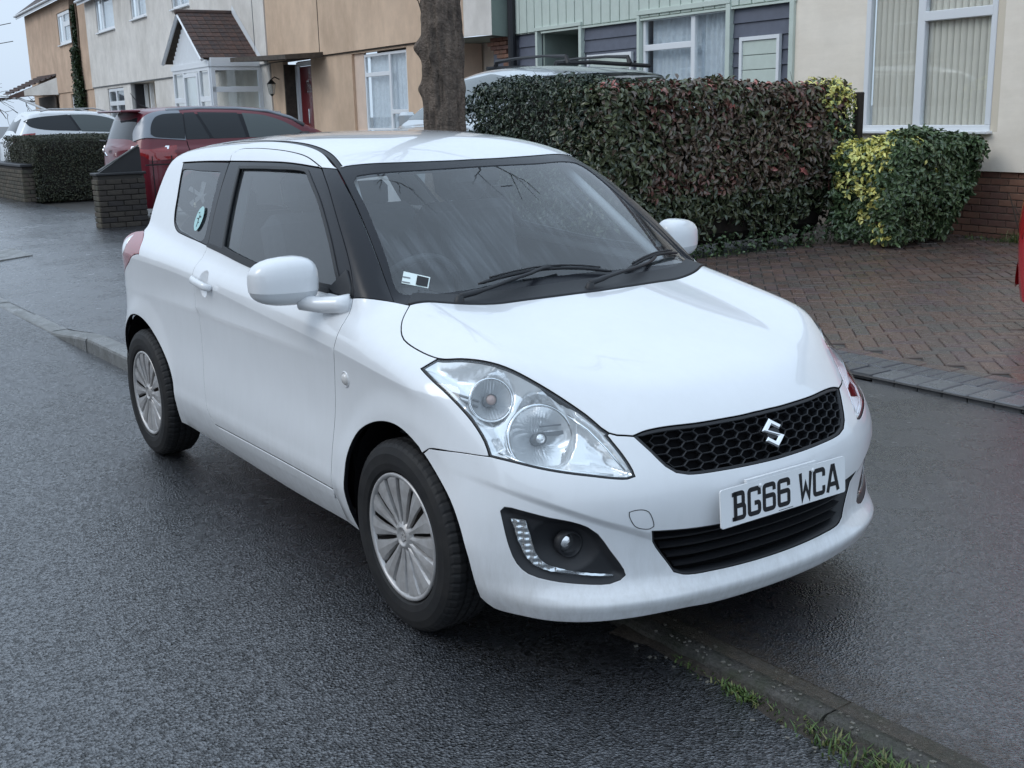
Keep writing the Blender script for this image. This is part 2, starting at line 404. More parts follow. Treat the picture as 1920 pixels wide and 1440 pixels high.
def road_film(m,z0=.50,z1=.16,amt=.42,col=(.36,.34,.31)):
    # road film and splash marks on the lower body
    nt=m.node_tree; p=nt.nodes['Principled BSDF']; L=nt.links.new; old=p.inputs['Base Color'].links[0].from_socket if p.inputs['Base Color'].links else None
    tc=N_(nt,'ShaderNodeTexCoord'); sp=N_(nt,'ShaderNodeSeparateXYZ'); L(tc.outputs['Object'],sp.inputs[0])
    mr=N_(nt,'ShaderNodeMapRange'); mr.inputs[1].default_value=z0; mr.inputs[2].default_value=z1; mr.inputs[3].default_value=0; mr.inputs[4].default_value=1; L(sp.outputs['Z'],mr.inputs[0])
    mp=N_(nt,'ShaderNodeMapping'); mp.inputs['Scale'].default_value=(38,38,9); L(tc.outputs['Object'],mp.inputs[0]); nz=N_(nt,'ShaderNodeTexNoise',Scale=1,Detail=8,Roughness=.75); L(mp.outputs[0],nz.inputs['Vector'])
    r=N_(nt,'ShaderNodeMapRange'); r.inputs[1].default_value=.40; r.inputs[2].default_value=.66; r.inputs[3].default_value=.12; r.inputs[4].default_value=1; L(nz.outputs['Fac'],r.inputs[0])
    mu=N_(nt,'ShaderNodeMath',operation='MULTIPLY'); L(mr.outputs[0],mu.inputs[0]); L(r.outputs[0],mu.inputs[1]); m2=N_(nt,'ShaderNodeMath',operation='MULTIPLY'); m2.inputs[1].default_value=amt; L(mu.outputs[0],m2.inputs[0])
    x=N_(nt,'ShaderNodeMix',data_type='RGBA'); x.inputs['B'].default_value=(*col,1); L(m2.outputs[0],x.inputs['Factor'])
    if old: L(old,x.inputs['A'])
    L(x.outputs['Result'],p.inputs['Base Color'])
road_film(M_white)
# ================================================================ white hatchback: surface
W=spl([-1.9,-1.6,-1.45,-1.215,-.7,0,.6,1.0,1.25,1.5,1.7,1.9],[.72,.812,.835,.845,.838,.838,.838,.845,.8475,.830,.79,.72])
ZC=spl([-1.9,-1.2,-.5,0,.35,.84,1.2,1.7],[.955,.945,.922,.888,.862,.83,.80,.76])
up=spl([0,.05,.10,.15,.22],[.020,.034,.060,.095,.16])
mid=spl([0,.12,.35,.6,.85,1.0],[.020,.026,.030,.025,.010,.003])
lo_=spl([.10,.17,.22,.27,.31,.345,.38,.42],[.12,.08,.052,.030,.015,.006,.0,.003])
def flare(x,z):
    g=lambda r:.012*sstep(.47,.37,r)
    return np.maximum(g(np.hypot(x-1.24,z-.31)),g(np.hypot(x+1.2,z-.31)))
def Yb(x,z):
    zc=ZC(x)
    inward=np.where(z>zc,up(np.clip(z-zc,0,.4)),np.where(z>.42,mid(np.clip((zc-z)/(zc-.42),0,1)),lo_(np.clip(z,.1,.42))))
    return W(x)-inward+flare(x,z)
x0=spl([.14,.185,.215,.240,.270,.31,.40,.48,.56,.64,.70,.76],[1.93,1.976,1.993,2.003,1.990,1.982,1.988,1.995,1.988,1.955,1.922,1.875])
pa=spl([.2,.3,.43,.6,.7,.8],[.25,.27,.30,.33,.40,.45])
def fold(y,z):
    # bumper: the outer corner steps in below a fold that falls from the wheel arch past the fog lamp to the intake
    zf=.425+.16*(np.clip(y,.42,.85)-.42)/.36
    return .016*sstep(zf,zf-.022,z)*sstep(.28,.44,y)*sstep(.24,.30,z)
def Xf(y,z):
    z=np.clip(z,.14,1.2)
    return x0(z)-pa(z)*y*y-.30*y**4-fold(y,z)
zh=spl([1.0,1.2,1.4,1.6,1.75,1.87,1.96],[1.005,.968,.928,.878,.827,.765,.68])
def Zt(x,y): return zh(x)-.10*y*y+.03*sstep(.35,.66,y)*sstep(1.9,1.4,x)-.085*sstep(.58,.86,y)
xr_=spl([.15,.3,.5,.75,.9,1.0,1.2],[-1.72,-1.80,-1.835,-1.80,-1.78,-1.77,-1.72])
def Xr(y,z): return xr_(z)+.20*y*y+.35*y**4
def lowerF(x,y,z):
    a=y-Yb(x,z)
    a=smax(a,x-Xf(y,z),.16)
    a=smax(a,Xr(y,z)-x,.14)
    top=z-np.where(x>.9,Zt(x,y),Zt(.9+0*x,y)+(0.9-x)*.05)
    a=smax(a,top*.9,.06)
    return np.maximum(a,.15-z)
xw=spl([.9,1.0,1.1,1.2,1.3,1.38,1.44],[1.215,1.085,.945,.795,.628,.485,.365])
def Wd(y,z): return xw(z)-.28*y*y-.25*y**4
gb=spl([-1.8,-1.3,-.6,0,.5,1.0],[.70,.735,.755,.762,.752,.72])
def G_(x,z): 
    t=(z-1.0); return gb(x)-.36*t-.30*t*t
rf=spl([-1.7,-1.4,-1.0,-.5,0,.3,.5],[1.40,1.45,1.483,1.50,1.492,1.458,1.41])
xh=spl([.9,1.0,1.1,1.2,1.3,1.4,1.46],[-1.80,-1.775,-1.73,-1.67,-1.60,-1.52,-1.45])
def greenF(x,y,z):
    a=(y-G_(x,z))*.93
    a=smax(a,(x-Wd(y,z))*.55,.05)
    a=smax(a,z-(rf(x)-.10*y*y-.35*y**4),.07)
    a=smax(a,(xh(z)+.16*y*y+.35*y**4-x)*.8,.14)
    return np.maximum(a,.8-z)
def FB(P):
    x,y,z=P[...,0],np.abs(P[...,1]),P[...,2]
    return smin(lowerF(x,y,z),greenF(x,y,z),.03)
# ---- cut lines
DR=[(-.475,.738),(-.484,.66),(-.474,.58),(-.455,.46),(-.44,.34),(-.40,.16),(-.37,.085),(-.307,.035)]     # door rear edge, down
DF=[(.815,.672),(.828,.60),(.826,.52),(.800,.42),(.787,.25),(.783,.04)]                                   # door front edge, down
belt=[(-.475,.738),(-.278,.722),(-.04,.700),(.30,.680),(.657,.674),(.815,.674)]
frame_top=[(-.582,1.112),(-.607,1.138),(-.575,1.168),(-.45,1.178),(-.312,1.178),(-.061,1.168),(.107,1.150),(.233,1.121),(.281,1.108)]
apil=[(.281,1.108),(.415,1.030),(.56,.925),(.70,.812),(.765,.748),(.80,.70),(.815,.674)]
r_arch=[(-.80,-.050),(-.765,.03),(-.768,.10),(-.80,.165),(-.90,.25),(-1.065,.325),(-1.215,.352),(-1.35,.335),(-1.46,.265),(-1.53,.17),(-1.56,.05),(-1.54,-.05)]
f_arch=[(.907,-.062),(.905,.02),(.905,.11),(.92,.19),(.975,.265),(1.108,.325),(1.242,.338),(1.357,.302),(1.441,.250),(1.531,.174),(1.582,.07),(1.588,-.02),(1.575,-.10)]
hoodT=[(1.020,-.643),(1.065,-.699),(1.124,-.735),(1.175,-.745),(1.33,-.733),(1.403,-.697),(1.49,-.656),(1.597,-.602),(1.686,-.553),(1.751,-.517),(1.81,-.485),(1.845,-.43,'c'),(1.851,-.401),(1.894,-.239),(1.912,-.10),(1.915,0)]
cowlT=[(1.020,-.643),(1.105,-.500),(1.155,-.265),(1.175,-.10),(1.180,0)]
headL=[(-1.163,.844),(-1.100,.822),(-1.023,.789),(-.929,.727),(-.882,.679),(-.862,.643)]
headB=[(-.862,.643),(-.807,.636),(-.698,.617),(-.595,.602),(-.495,.589),(-.474,.594)]
headR=[(-.474,.594),(-.480,.612),(-.505,.651),(-.545,.698)]
griB=[(-.468,.690),(-.424,.650),(-.386,.611),(-.357,.592),(-.321,.583),(-.195,.578),(0,.575)]
intake=[(-.430,.438),(-.300,.428),(0,.421),(.300,.428),(.430,.438,'c'),(.425,.40),(.377,.325),(.363,.303),(.336,.293),(.22,.287),(0,.284),(-.22,.287),(-.336,.293),(-.363,.303),(-.377,.325),(-.425,.40),(-.430,.438)]
fogo=[(-.823,.500),(-.812,.512),(-.770,.507),(-.694,.489),(-.640,.477),(-.600,.460),(-.574,.438),(-.543,.388),(-.506,.328),(-.501,.311),(-.515,.299),(-.543,.292),(-.621,.297),(-.696,.308),(-.752,.325),(-.781,.353),(-.800,.40),(-.823,.500)]
ditch=conv(FB,'T','S',[(.354,-.535),(.17,-.499),(-.064,-.468),(-.511,-.44),(-.95,-.425),(-1.34,-.42)])
hoodEdge=curve(hoodT); cowlEdge=curve(cowlT)
hC=lambda pts,a,b:conv(FB,a,b,pts)
iH=min(range(len(hoodEdge)),key=lambda i:math.hypot(hoodEdge[i][0]-1.33,hoodEdge[i][1]+.733))
iG=min(range(len(hoodEdge)),key=lambda i:math.hypot(hoodEdge[i][0]-1.845,hoodEdge[i][1]+.43))
iN=min(range(len(hoodEdge)),key=lambda i:math.hypot(hoodEdge[i][0]-1.81,hoodEdge[i][1]+.485))
fenderGap_S=hC(hoodEdge[:iH+1],'T','S'); headTop_C=hC(hoodEdge[iH:iN+1],'T','C'); nose_C=hC(hoodEdge[iN:iG+1],'T','C'); lead_C=hC(hoodEdge[iG:],'T','C')
headLc=curve(headL)
car=thing('car','white three-door hatchback with number plate BG66 WCA parked half on the kerb','car')
# crease polylines: side shoulder crease in (x,w) and bumper fold in (u,z)
_xs=np.arange(-1.56,1.60,.012); _zc=ZC(_xs); crease=np.stack([_xs,-(W(_xs)-.020+flare(_xs,_zc))*SA+_zc*CA],1)
_us=np.concatenate([np.arange(-1.1,-.36,.010)])
def _foldz(u):
    P=marchF(FB,*fr_rays('C',np.stack([u,0*u+.46],1))); y=np.abs(P[:,1]); return .425+.16*(np.clip(y,.42,.85)-.42)/.36
foldR=np.stack([_us,_foldz(_us)-.011],1); foldL=foldR*np.array([-1,1])
CR=[(crease,(-.016,-.007,-.0025,.0025,.007,.016))]; FO=[(foldR,(-.022,-.014,-.007,0,.007,.014,.022)),(foldL,(-.022,-.014,-.007,0,.007,.014,.022))]
hb=[(-.352+.046*math.cos(a),.586+.052*math.sin(a)) for a in np.linspace(0,2*math.pi,28,endpoint=False)]
for nm_,fr_,po_ in (('dark_gap_backing','S',[(-1.5,.42),(-1.1,.66),(-.47,.70),(.8,.64),(1.02,.62),(1.3,.50),(1.36,.36),(1.24,.37),(.95,.33),(.87,.2),(.86,-.02),(-.72,-.02),(-.74,.15),(-.9,.30),(-1.2,.39),(-1.45,.33)]),):
    panel(nm_,FB,fr_,loop(po_),M_vdark,car,both=True,off=-.035,inset=0,flange=0,h=.08)  # black sheet added behind the panels so the gaps look shaded
panel('dark_gap_backing',FB,'S',loop(curve([(-1.30,.80),(-1.32,1.05),(-1.28,1.17),(-.6,1.20),(.1,1.17),(.30,1.13)]),curve([(.24,1.115),(.1,1.135),(-.3,1.16),(-.56,1.15),(-.60,1.125),(-1.2,1.115),(-1.22,1.05),(-1.14,.88),(-1.1,.80)])),M_vdark,car,both=True,off=-.03,inset=0,flange=0,h=.06)  # same added black backing behind the gaps of the roof rail
# door
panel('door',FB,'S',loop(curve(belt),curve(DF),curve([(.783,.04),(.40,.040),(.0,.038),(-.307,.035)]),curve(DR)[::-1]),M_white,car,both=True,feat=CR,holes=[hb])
doorR=[o for o in COL.objects if o.name=='door'][0]
panel('door_frame',FB,'S',loop(curve(frame_top),curve([(.281,1.108),(.0,1.118),(-.3,1.116),(-.582,1.112)])),M_white,car,both=True,h=.02)
# body side with sill, rear wing and roof rail
tl_=[(-1.50,.50),(-1.40,.545),(-1.295,.586),(-1.218,.62),(-1.147,.632,'c'),(-1.17,.67),(-1.205,.70),(-1.304,.745)]
qbot=[(-1.182,1.096),(-1.165,1.092),(-1.12,1.03),(-1.05,.93),(-1.01,.86),(-.966,.808),(-.901,.776),(-.787,.762),(-.62,.750),(-.475,.738)]
body=loop(curve(DR),curve([(-.307,.035),(0,.038),(.4,.04),(.783,.04)]),[(.783,-.064)],curve([(.783,-.064),(.386,-.072),(-.148,-.062),(-.80,-.050)]),
  curve(r_arch),[(-1.58,.1),(-1.57,.3),(-1.54,.44)],curve(tl_),curve([(-1.304,.745),(-1.335,.82),(-1.36,.95),(-1.37,1.10),(-1.36,1.19)]),
  curve(ditch[::-1]),[(.281,1.108)],curve(frame_top[::-1]),curve([(-.582,1.112),(-.88,1.106),(-1.182,1.096)]),curve(qbot))
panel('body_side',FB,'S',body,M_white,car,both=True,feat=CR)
# front wing
seam_S=conv(FB,'C','S',curve([(-.862,.643),(-.97,.640),(-1.078,.629),(-1.112,.608)]))
fa=curve(f_arch); k=min(range(len(fa)),key=lambda i:math.hypot(fa[i][0]-seam_S[-1][0],fa[i][1]-seam_S[-1][1]))
fender=loop(curve(DF)[::-1],conv(FB,'T','S',[(1.02,-.643)])[:0],curve([(.815,.676),(.937,.696),(fenderGap_S[0][0],fenderGap_S[0][1])]),fenderGap_S,conv(FB,'C','S',headLc),seam_S,fa[:k][::-1],[(.783,-.064)])
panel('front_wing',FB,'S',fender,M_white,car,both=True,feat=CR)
# hood
half=[(x,y) for x,y in hoodEdge]
hood=loop(half,[(x,-y) for x,y in half[::-1]],[(x,-y) for x,y in cowlEdge],[(x,y) for x,y in cowlEdge[::-1]])
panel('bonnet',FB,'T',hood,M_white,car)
# roof
rt=[(.350,-.520),(.420,-.30),(.448,-.12),(.452,0)]
rh=curve([(.352,-.514),(.17,-.478),(-.064,-.447),(-.511,-.42),(-.95,-.405),(-1.34,-.40),(-1.46,-.40)]); rtc=curve(rt)
roofo=loop(rtc,[(x,-y) for x,y in rtc[::-1]],[(x,-y) for x,y in rh],[(-1.50,.2),(-1.51,0),(-1.50,-.2)],rh[::-1])
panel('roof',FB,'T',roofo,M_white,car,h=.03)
dl=curve([(.354,-.533),(.17,-.497),(-.064,-.466),(-.511,-.438),(-.95,-.423),(-1.34,-.42)])
panel('roof_ditch_strip',FB,'T',loop(dl,[(x,y) for x,y in rh[::-1] if x>-1.345]),M_dark,car,inset=.001,off=-.004,both=True)
# bumper
faC=conv(FB,'S','C',fa[k:]); seamC=curve([(-.862,.643),(-.97,.640),(-1.078,.629)])
faC=[q for q in faC if q[1]>.20]
botC=curve([faC[-1],(-.865,.190),(-.75,.186),(-.5,.188),(-.33,.192),(-.25,.186),(0,.184)])
bh=loop(faC[::-1],seamC[::-1],curve(headB),curve(headR),nose_C,curve(griB))     # right half, from arch bottom to centre of the grille's lower edge
mirr=lambda q:[(-x,z) for x,z in q[::-1]]
bump_o=loop(bh,mirr(bh),[(-x,z) for x,z in botC],botC[::-1])
fogl=loop(curve(fogo)); ink=loop(curve(intake))
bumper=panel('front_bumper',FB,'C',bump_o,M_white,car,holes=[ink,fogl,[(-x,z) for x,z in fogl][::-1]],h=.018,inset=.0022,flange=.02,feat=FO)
# towing eye cover: a thin groove ring on the bumper
tc_=loop(curve([(-.494,.502),(-.478,.506),(-.455,.505),(-.440,.497),(-.428,.470),(-.426,.452),(-.436,.446),(-.458,.448),(-.478,.458),(-.494,.490),(-.494,.502)],.006))
ti=insetp(tc_,.0022)
panel('tow_eye_cover_gap',FB,'C',tc_,M_dark,car,h=.01,inset=0,flange=0,off=.0008,holes=[[tuple(q) for q in ti]])
# rear and tailgate: closed skin
rr_=loop([(-.93,.22),(0,.20),(.93,.22)],[(.95,.7),(.93,.98),(.74,1.05),(.62,1.30),(.56,1.40)],[(0,1.44)],[(-.56,1.40),(-.62,1.30),(-.74,1.05),(-.93,.98),(-.95,.7)])
panel('tailgate',FB,'K',[(x*.62,z) for x,z in rr_],M_white,car,h=.04,off=-.004)
panel('rear_screen',FB,'K',[(-.34,1.08),(.34,1.08),(.27,1.36),(-.27,1.36)],M_black,car,h=.05,off=.002)
tlo=loop(curve(tl_),curve([(-1.304,.745),(-1.40,.72),(-1.50,.60),(-1.52,.40),(-1.53,.33)]),curve([(-1.53,.33),(-1.52,.42),(-1.50,.50)]))
panel('tail_lamp',FB,'S',tlo,M_redl,car,both=True,h=.02)
panel('reversing_lens',FB,'S',curve([(-1.355,.712),(-1.40,.685),(-1.42,.64),(-1.395,.612),(-1.375,.625),(-1.36,.66),(-1.355,.712)]),M_satin,car,both=True,h=.02,off=.002,inset=0)
# glass
ws=loop(curve(rt),[(x,-y) for x,y in curve(rt)[::-1]],curve([(.352,.533),(.55,.573),(.78,.622),(.96,.665)]),[(1.01,.64)],[(x-.004,-y) for x,y in cowlEdge],[(x-.004,y) for x,y in cowlEdge[::-1]],[(1.01,-.64)],curve([(.96,-.665),(.78,-.622),(.55,-.573),(.352,-.533)]))
frit=loop(curve([(.432,-.497),(.485,-.25),(.50,0),(.485,.25),(.432,.497),(.45,.52),(.60,.553),(.80,.598),(.925,.628),(.965,.600),(1.00,.50),(1.045,.25),(1.055,0),(1.045,-.25),(1.00,-.50),(.965,-.600),(.925,-.628),(.80,-.598),(.60,-.553),(.45,-.52),(.432,-.497)]))
panel('windscreen_border',FB,'T',ws,M_black,car,holes=[frit],off=-.003,inset=.002,h=.03)
panel('windscreen',FB,'T',[tuple(q) for q in insetp(frit,-.006)],M_wind,car,off=-.006,flange=0,inset=0,h=.05)
panel('pillar_trim',FB,'S',loop(curve(apil),curve([(.815,.676),(.937,.696),(.985,.690)]),conv(FB,'T','S',[(.96,-.665),(.78,-.622),(.55,-.573),(.354,-.535)])),M_black,car,both=True,off=-.002)
gl_=loop(curve([(-.448,1.089),(-.1,1.096),(.20,1.092),(.235,1.075,'c'),(.40,.98),(.565,.855),(.66,.765),(.72,.700),(.715,.690,'c'),(.45,.690),(.182,.694),(-.039,.712),(-.20,.728),(-.305,.742,'c'),(-.345,.85),(-.40,.98),(-.448,1.089)]))
dfo=loop(curve([(-.582,1.110),(-.3,1.114),(0,1.116),(.281,1.106)]),curve(apil),curve(belt)[::-1],curve([(-.475,.738),(-.53,.92),(-.582,1.110)]))
panel('door_window_surround',FB,'S',dfo,M_black,car,holes=[gl_],off=-.002,both=True)
panel('door_window',FB,'S',[tuple(q) for q in insetp(gl_,-.004)],M_glass,car,off=-.010,flange=0,inset=0,h=.05,both=True)
seal=[tuple(q) for q in insetp(gl_,-.001)]; seal2=[tuple(q) for q in insetp(gl_,.010)]
panel('window_seal',FB,'S',seal,M_dark,car,holes=[seal2],off=.003,flange=.006,inset=0,both=True)
bs=[(x,y-.004) for x,y in belt]; panel('belt_strip',FB,'S',loop(curve([(x,y+.013) for x,y in belt[:-1]]),curve([(x,y-.003) for x,y in belt[:-1]])[::-1]),M_dark,car,off=.004,inset=0,both=True)
qo=loop(curve([(-.588,1.106),(-.88,1.102),(-1.182,1.092)]),curve(qbot),curve([(-.475,.738),(-.53,.92),(-.588,1.106)]))
qg=loop(curve([(-.640,1.060),(-.88,1.058),(-1.135,1.052),(-1.13,1.03),(-1.07,.94),(-1.02,.862),(-.97,.818),(-.90,.788),(-.787,.774),(-.56,.757),(-.545,.77),(-.58,.90),(-.640,1.060)]))
panel('quarter_window_surround',FB,'S',qo,M_black,car,holes=[qg],off=-.002,both=True)
panel('quarter_window',FB,'S',[tuple(q) for q in insetp(qg,-.004)],M_glass,car,off=-.006,flange=0,inset=0,h=.05,both=True)
st=[( -.665+.042*math.cos(a),.845+.055*math.sin(a)) for a in np.linspace(0,2*math.pi,24,endpoint=False)]
tree_st=panel('round_sticker',FB,'S',st,M_mint,car,off=.0015,flange=0,inset=0,h=.03,label='pale green oval sticker with a tree drawing')
for q_ in ([(-.690,.822),(-.664,.826),(-.640,.820),(-.652,.872),(-.664,.880),(-.676,.870)],): pass
for (a_,b_,c_,d_) in ((-.668,.808,-.662,.862),(-.684,.842,-.668,.847),(-.662,.850,-.645,.856),(-.690,.868,-.672,.872),(-.660,.826,-.648,.830)): panel('sticker_print',FB,'S',[(a_,b_),(c_,b_),(c_,d_),(a_,d_)],M_dark,car,off=.0025,flange=0,inset=0,h=.05)
# sill moulding groove below the door
panel('sill_groove',FB,'S',loop(curve([(-.28,.030),(.0,.034),(.4,.036),(.78,.036)]),curve([(.78,.012),(.4,.006),(.0,.0),(-.20,-.004),(-.28,.030)])),M_lgrey,car,off=.0025,inset=0,flange=.003,both=True,h=.03)
bpy.data.objects['sill_groove'].data.materials[0]=M_white
# ---- door handle, indicator
def surf(fr,uv): 
    O,D=fr_rays(fr,np.array([uv],float)); P=marchF(FB,O,D); n=gradF(FB,P); return Vector(P[0]),Vector(n[0])
def dup_mirror(ob,par):
    o2=ob.copy(); o2.data=ob.data.copy(); o2.parent=par
    me=o2.data; 
    for v in me.vertices: v.co.y*=-1
    me.flip_normals(); COL.objects.link(o2); return o2
p0,n0=surf('S',(-.467,.594)); p1,n1=surf('S',(-.245,.574))
mb=MB(); dirh=(p1-p0).normalized()
sec=[(0,0,.5),(.02,.012,.9),(.06,.026,1),(.16,.030,1),(.205,.026,.95),(.222,.006,.75)]
ring=[]
for (s_,o_,sc_) in sec:
    c_=p0+dirh*s_+n0*o_; upv=n0.cross(dirh).normalized()
    for q in range(10):
        a=2*math.pi*q/10; mb.v.append(tuple(c_+upv*math.cos(a)*.016*sc_+n0*math.sin(a)*.010*sc_))
for i in range(5):
    for q in range(10): mb.f.append((i*10+q,i*10+(q+1)%10,(i+1)*10+(q+1)%10,(i+1)*10+q))
mb.f.append(tuple(range(10))[::-1]); mb.f.append(tuple(50+q for q in range(10)))
hd=mb.build('door_handle',M_white,car,True); dup_mirror(hd,car)
panel('handle_recess',FB,'S',hb,M_white,car,off=.0,flange=0,inset=-.0035,h=.008,both=True,disp=lambda V:.022*np.clip(1-((V[:,0]+.352)/.046)**2-((V[:,1]-.586)/.052)**2,0,1)**.8)
pi,ni=surf('S',(.882,.417))
def orient(n,upv=Vector((0,0,1))):
    n=n.normalized(); x=upv.cross(n).normalized(); y=n.cross(x); return Matrix(((x.x,y.x,n.x),(x.y,y.y,n.y),(x.z,y.z,n.z))).to_4x4()
mb=MB().lathe([(.0001,.012),(.012,.010),(.019,.005),(.0215,0)],24,Matrix.Translation(pi)@orient(ni)); o_=mb.build('side_indicator',M_grey,car,True); o_.data.materials[0]=mat('frosted_lens',(.62,.60,.58),rough=.15,coat=1); dup_mirror(o_,car)
mb=MB().lathe([(.0215,.001),(.025,.0045),(.0275,.0005)],24,Matrix.Translation(pi)@orient(ni)); dup_mirror(mb.build('side_indicator_rim',M_white,car,True),car)
# ---- mirrors
def mirror_shell(s0,s1,z0,z1,mt,name):
    V=[];Fc=[];nu,nv=24,14
    for i in range(nv+1):
        ph=-math.pi/2+math.pi*i/nv
        for j in range(nu):
            th=2*math.pi*j/nu
            e=.62
            f_=lambda c:math.copysign(abs(c)**e,c)
            cx=f_(math.cos(ph))*f_(math.cos(th)); cy=f_(math.cos(ph))*f_(math.sin(th)); cz=math.copysign(abs(math.sin(ph))**.62,math.sin(ph))
            V.append((cx,cy,cz))
    for i in range(nv):
        for j in range(nu): Fc.append((i*nu+j,i*nu+(j+1)%nu,(i+1)*nu+(j+1)%nu,(i+1)*nu+j))
    return V,Fc
mc=Vector((.600,-.885,1.036))
V,Fc=mirror_shell(0,0,0,0,None,'')
VV=[]
for cx,cy,cz in V:
    x=cx*(.085 if cx>0 else .030); y=cy*.112; z=cz*(.084 if cz>0 else .080)
    # taper to the outer side and slope
    t=(-cy+1)/2
    z*=1-.30*max(0,t-.35)**1.6*(1.2 if cz>0 else 1.0); z+= -.004*t
    x*=1-.15*t; x-=.035*(t-.3)
    VV.append((mc.x+x,mc.y+y,mc.z+z))
def split(VV,Fc,cond):
    return [f for f in Fc if cond(sum(VV[i][2] for i in f)/4)]
mh=mesh('mirror_housing',VV,[f for f in Fc if (sum(VV[i][2] for i in f)/4-mc.z)>-.034],M_white,car,True); dup_mirror(mh,car)
ml=mesh('mirror_lower_shell',[(v[0]*.998+mc.x*.002,v[1]*.985+mc.y*.015,v[2]) for v in VV],[f for f in Fc if (sum(VV[i][2] for i in f)/4-mc.z)<=-.034],mat('mirror_grey',(.60,.62,.64),rough=.35,coat=.5),car,True); dup_mirror(ml,car)
arm=MB().tube([(.64,-.84,.965),(.70,-.80,.958),(.76,-.765,.962),(.80,-.735,.965)],[.028,.028,.030,.036],12).build('mirror_arm',M_white,car,True); dup_mirror(arm,car)
# black sail between mirror and window
panel('mirror_sail',FB,'S',[(.66,.690),(.735,.760),(.79,.705),(.805,.680),(.70,.678)],M_dark,car,off=.006,both=True,inset=0,flange=.012)
# ---- headlamp
hl=loop(headTop_C,curve(headR)[::-1],curve(headB)[::-1],headLc[::-1])
for mside in (0,):
    rim=insetp(hl,.006)
    panel('headlight_rim',FB,'C',hl,M_dark,car,holes=[[tuple(q) for q in rim]],h=.02,inset=.001,off=-.003,flange=.02,both=True)
    inn=[tuple(q) for q in insetp(hl,.004)]
    panel('headlight',FB,'C',inn,M_lens,car,h=.03,inset=0,off=-.002,flange=0,both=True)
    def hdisp(V):
        u,v=V[:,0],V[:,1]
        e=np.minimum(polydist(V,inn)/.030,1)
        d=.040*e
        g=lambda cu,cv,r,dep: dep*np.clip(1-((u-cu)**2+(v-cv)**2)/(r*r),0,1)**.5
        d+=g(-.733,.708,.100,.060)+g(-.900,.792,.066,.040)+g(-.78,.775,.035,.02)
        inb=lambda cu,cv,r:(((u-cu)**2+(v-cv)**2)<(r*.96)**2)
        d+=.0028*np.abs(np.sin(u*165))*(inb(-.733,.708,.100)|inb(-.900,.792,.066))
        d+=.003*np.sin((v+u*.4)*200)*((u+.60)>0)*e
        return d
    panel('lamp_housing',FB,'C',inn,M_satin,car,h=.007,inset=.001,off=-.004,flange=0,both=True,disp=hdisp)
def on_c(uv,dep,fr='C'):
    p,n=surf(fr,uv); return p-n*dep,n
for (uv,dep,rad,nm,mt) in (((-.733,.708),.060,.090,'headlamp_bezel',M_chrome),((-.900,.795),.046,.058,'indicator_bezel',M_chrome)):
    p,n=on_c(uv,dep-.012); d=(n+Vector((1.0,0,.05))).normalized()
    Mx=Matrix.Translation(p)@orient(d)
    o_=MB().lathe([(rad,-.004),(rad*1.03,.004),(rad*1.09,.002),(rad*1.10,-.01)],40,Mx).build(nm,mt,car,True); dup_mirror(o_,car)
    if rad<1: 
        fl_=lambda i,j,r,h,q=rad:(r,h+(.0035*abs(math.sin(r*math.cos(2*math.pi*i/120)*math.pi/.0085)) if r>.02 else 0))
        o_=MB().lathe([(rad*t,-.050*(1-t**1.8)) for t in (.14,.22,.3,.38,.46,.54,.62,.7,.78,.86,.93,.99)],120,Mx,fl_).build(nm.split('_')[0]+'_reflector',M_refl,car,True); dup_mirror(o_,car)
        o_=MB().lathe([(.0185,-.05),(.0185,.0),(.0155,.003),(.0155,-.02)],24,Mx).build('bulb_shade',M_lgrey,car,True); dup_mirror(o_,car)
        if rad>.07:
            o_=MB().box((.045,.012,-.018),(.075,.011,.008)).box((.040,.034,-.014),(.07,.004,.006)); o_=MB().add([Mx@Vector(v) for v in o_.v],o_.f).build('reflector_bar',M_lgrey,car); dup_mirror(o_,car)
        o_=MB().lathe([(.0001,.004),(.013,.002),(.016,-.006),(.016,-.05)],20,Mx).build(nm.split('_')[0]+'_bulb',M_satin if rad>.07 else M_amber,car,True); dup_mirror(o_,car); continue
    # fluted reflector
    fn=lambda i,j,r,h:(r*(1+.025*(i%2)),h+.0035*(i%2))
    o_=MB().lathe([(.010,-.058),(.022,-.050),(rad*.55,-.036),(rad*.8,-.018),(rad*.99,.0)],56,Mx,fn).build(nm.split('_')[0]+'_reflector',M_chrome,car,False); dup_mirror(o_,car)
    o_=MB().lathe([(.0001,.0),(.009,-.002),(.012,-.02),(.012,-.06)],20,Mx).build(nm.split('_')[0]+'_bulb',M_disc if rad>.05 else M_amber,car,True); dup_mirror(o_,car)
p,n=on_c((-.700,.690),.045); q_,_=on_c((-.655,.690),.045)
# curved reflector strip following the outer edge, and dark fins near the top corner
def strip_on(name,uvs,dep,rad,mt,both=True,fr='C'):
    P=[]
    for uv in uvs: p,n=surf(fr,uv); P.append(p-n*dep)
    o_=MB().tube(P,rad,8).build(name,mt,car,True)
    if both: dup_mirror(o_,car)
    return o_
strip_on('lamp_inner_trim',[(-1.10,.812),(-1.02,.775),(-.94,.715),(-.893,.670),(-.868,.65)],.012,.0055,M_chrome)
strip_on('lamp_inner_trim',[(-1.085,.800),(-1.00,.757),(-.925,.698),(-.885,.66)],.016,.003,M_black)
strip_on('lamp_top_trim',[(-.66,.750),(-.60,.715),(-.545,.665),(-.50,.612)],.008,.004,M_chrome)
strip_on('lamp_fin',[(-1.06,.806),(-1.0,.797),(-.93,.784)],.018,.004,M_lgrey)
strip_on('lamp_fin',[(-1.03,.790),(-.98,.783),(-.93,.770)],.020,.004,M_lgrey)
strip_on('lamp_lower_trim',[(-.84,.655),(-.76,.632),(-.66,.618),(-.53,.602)],.012,.0045,M_chrome)
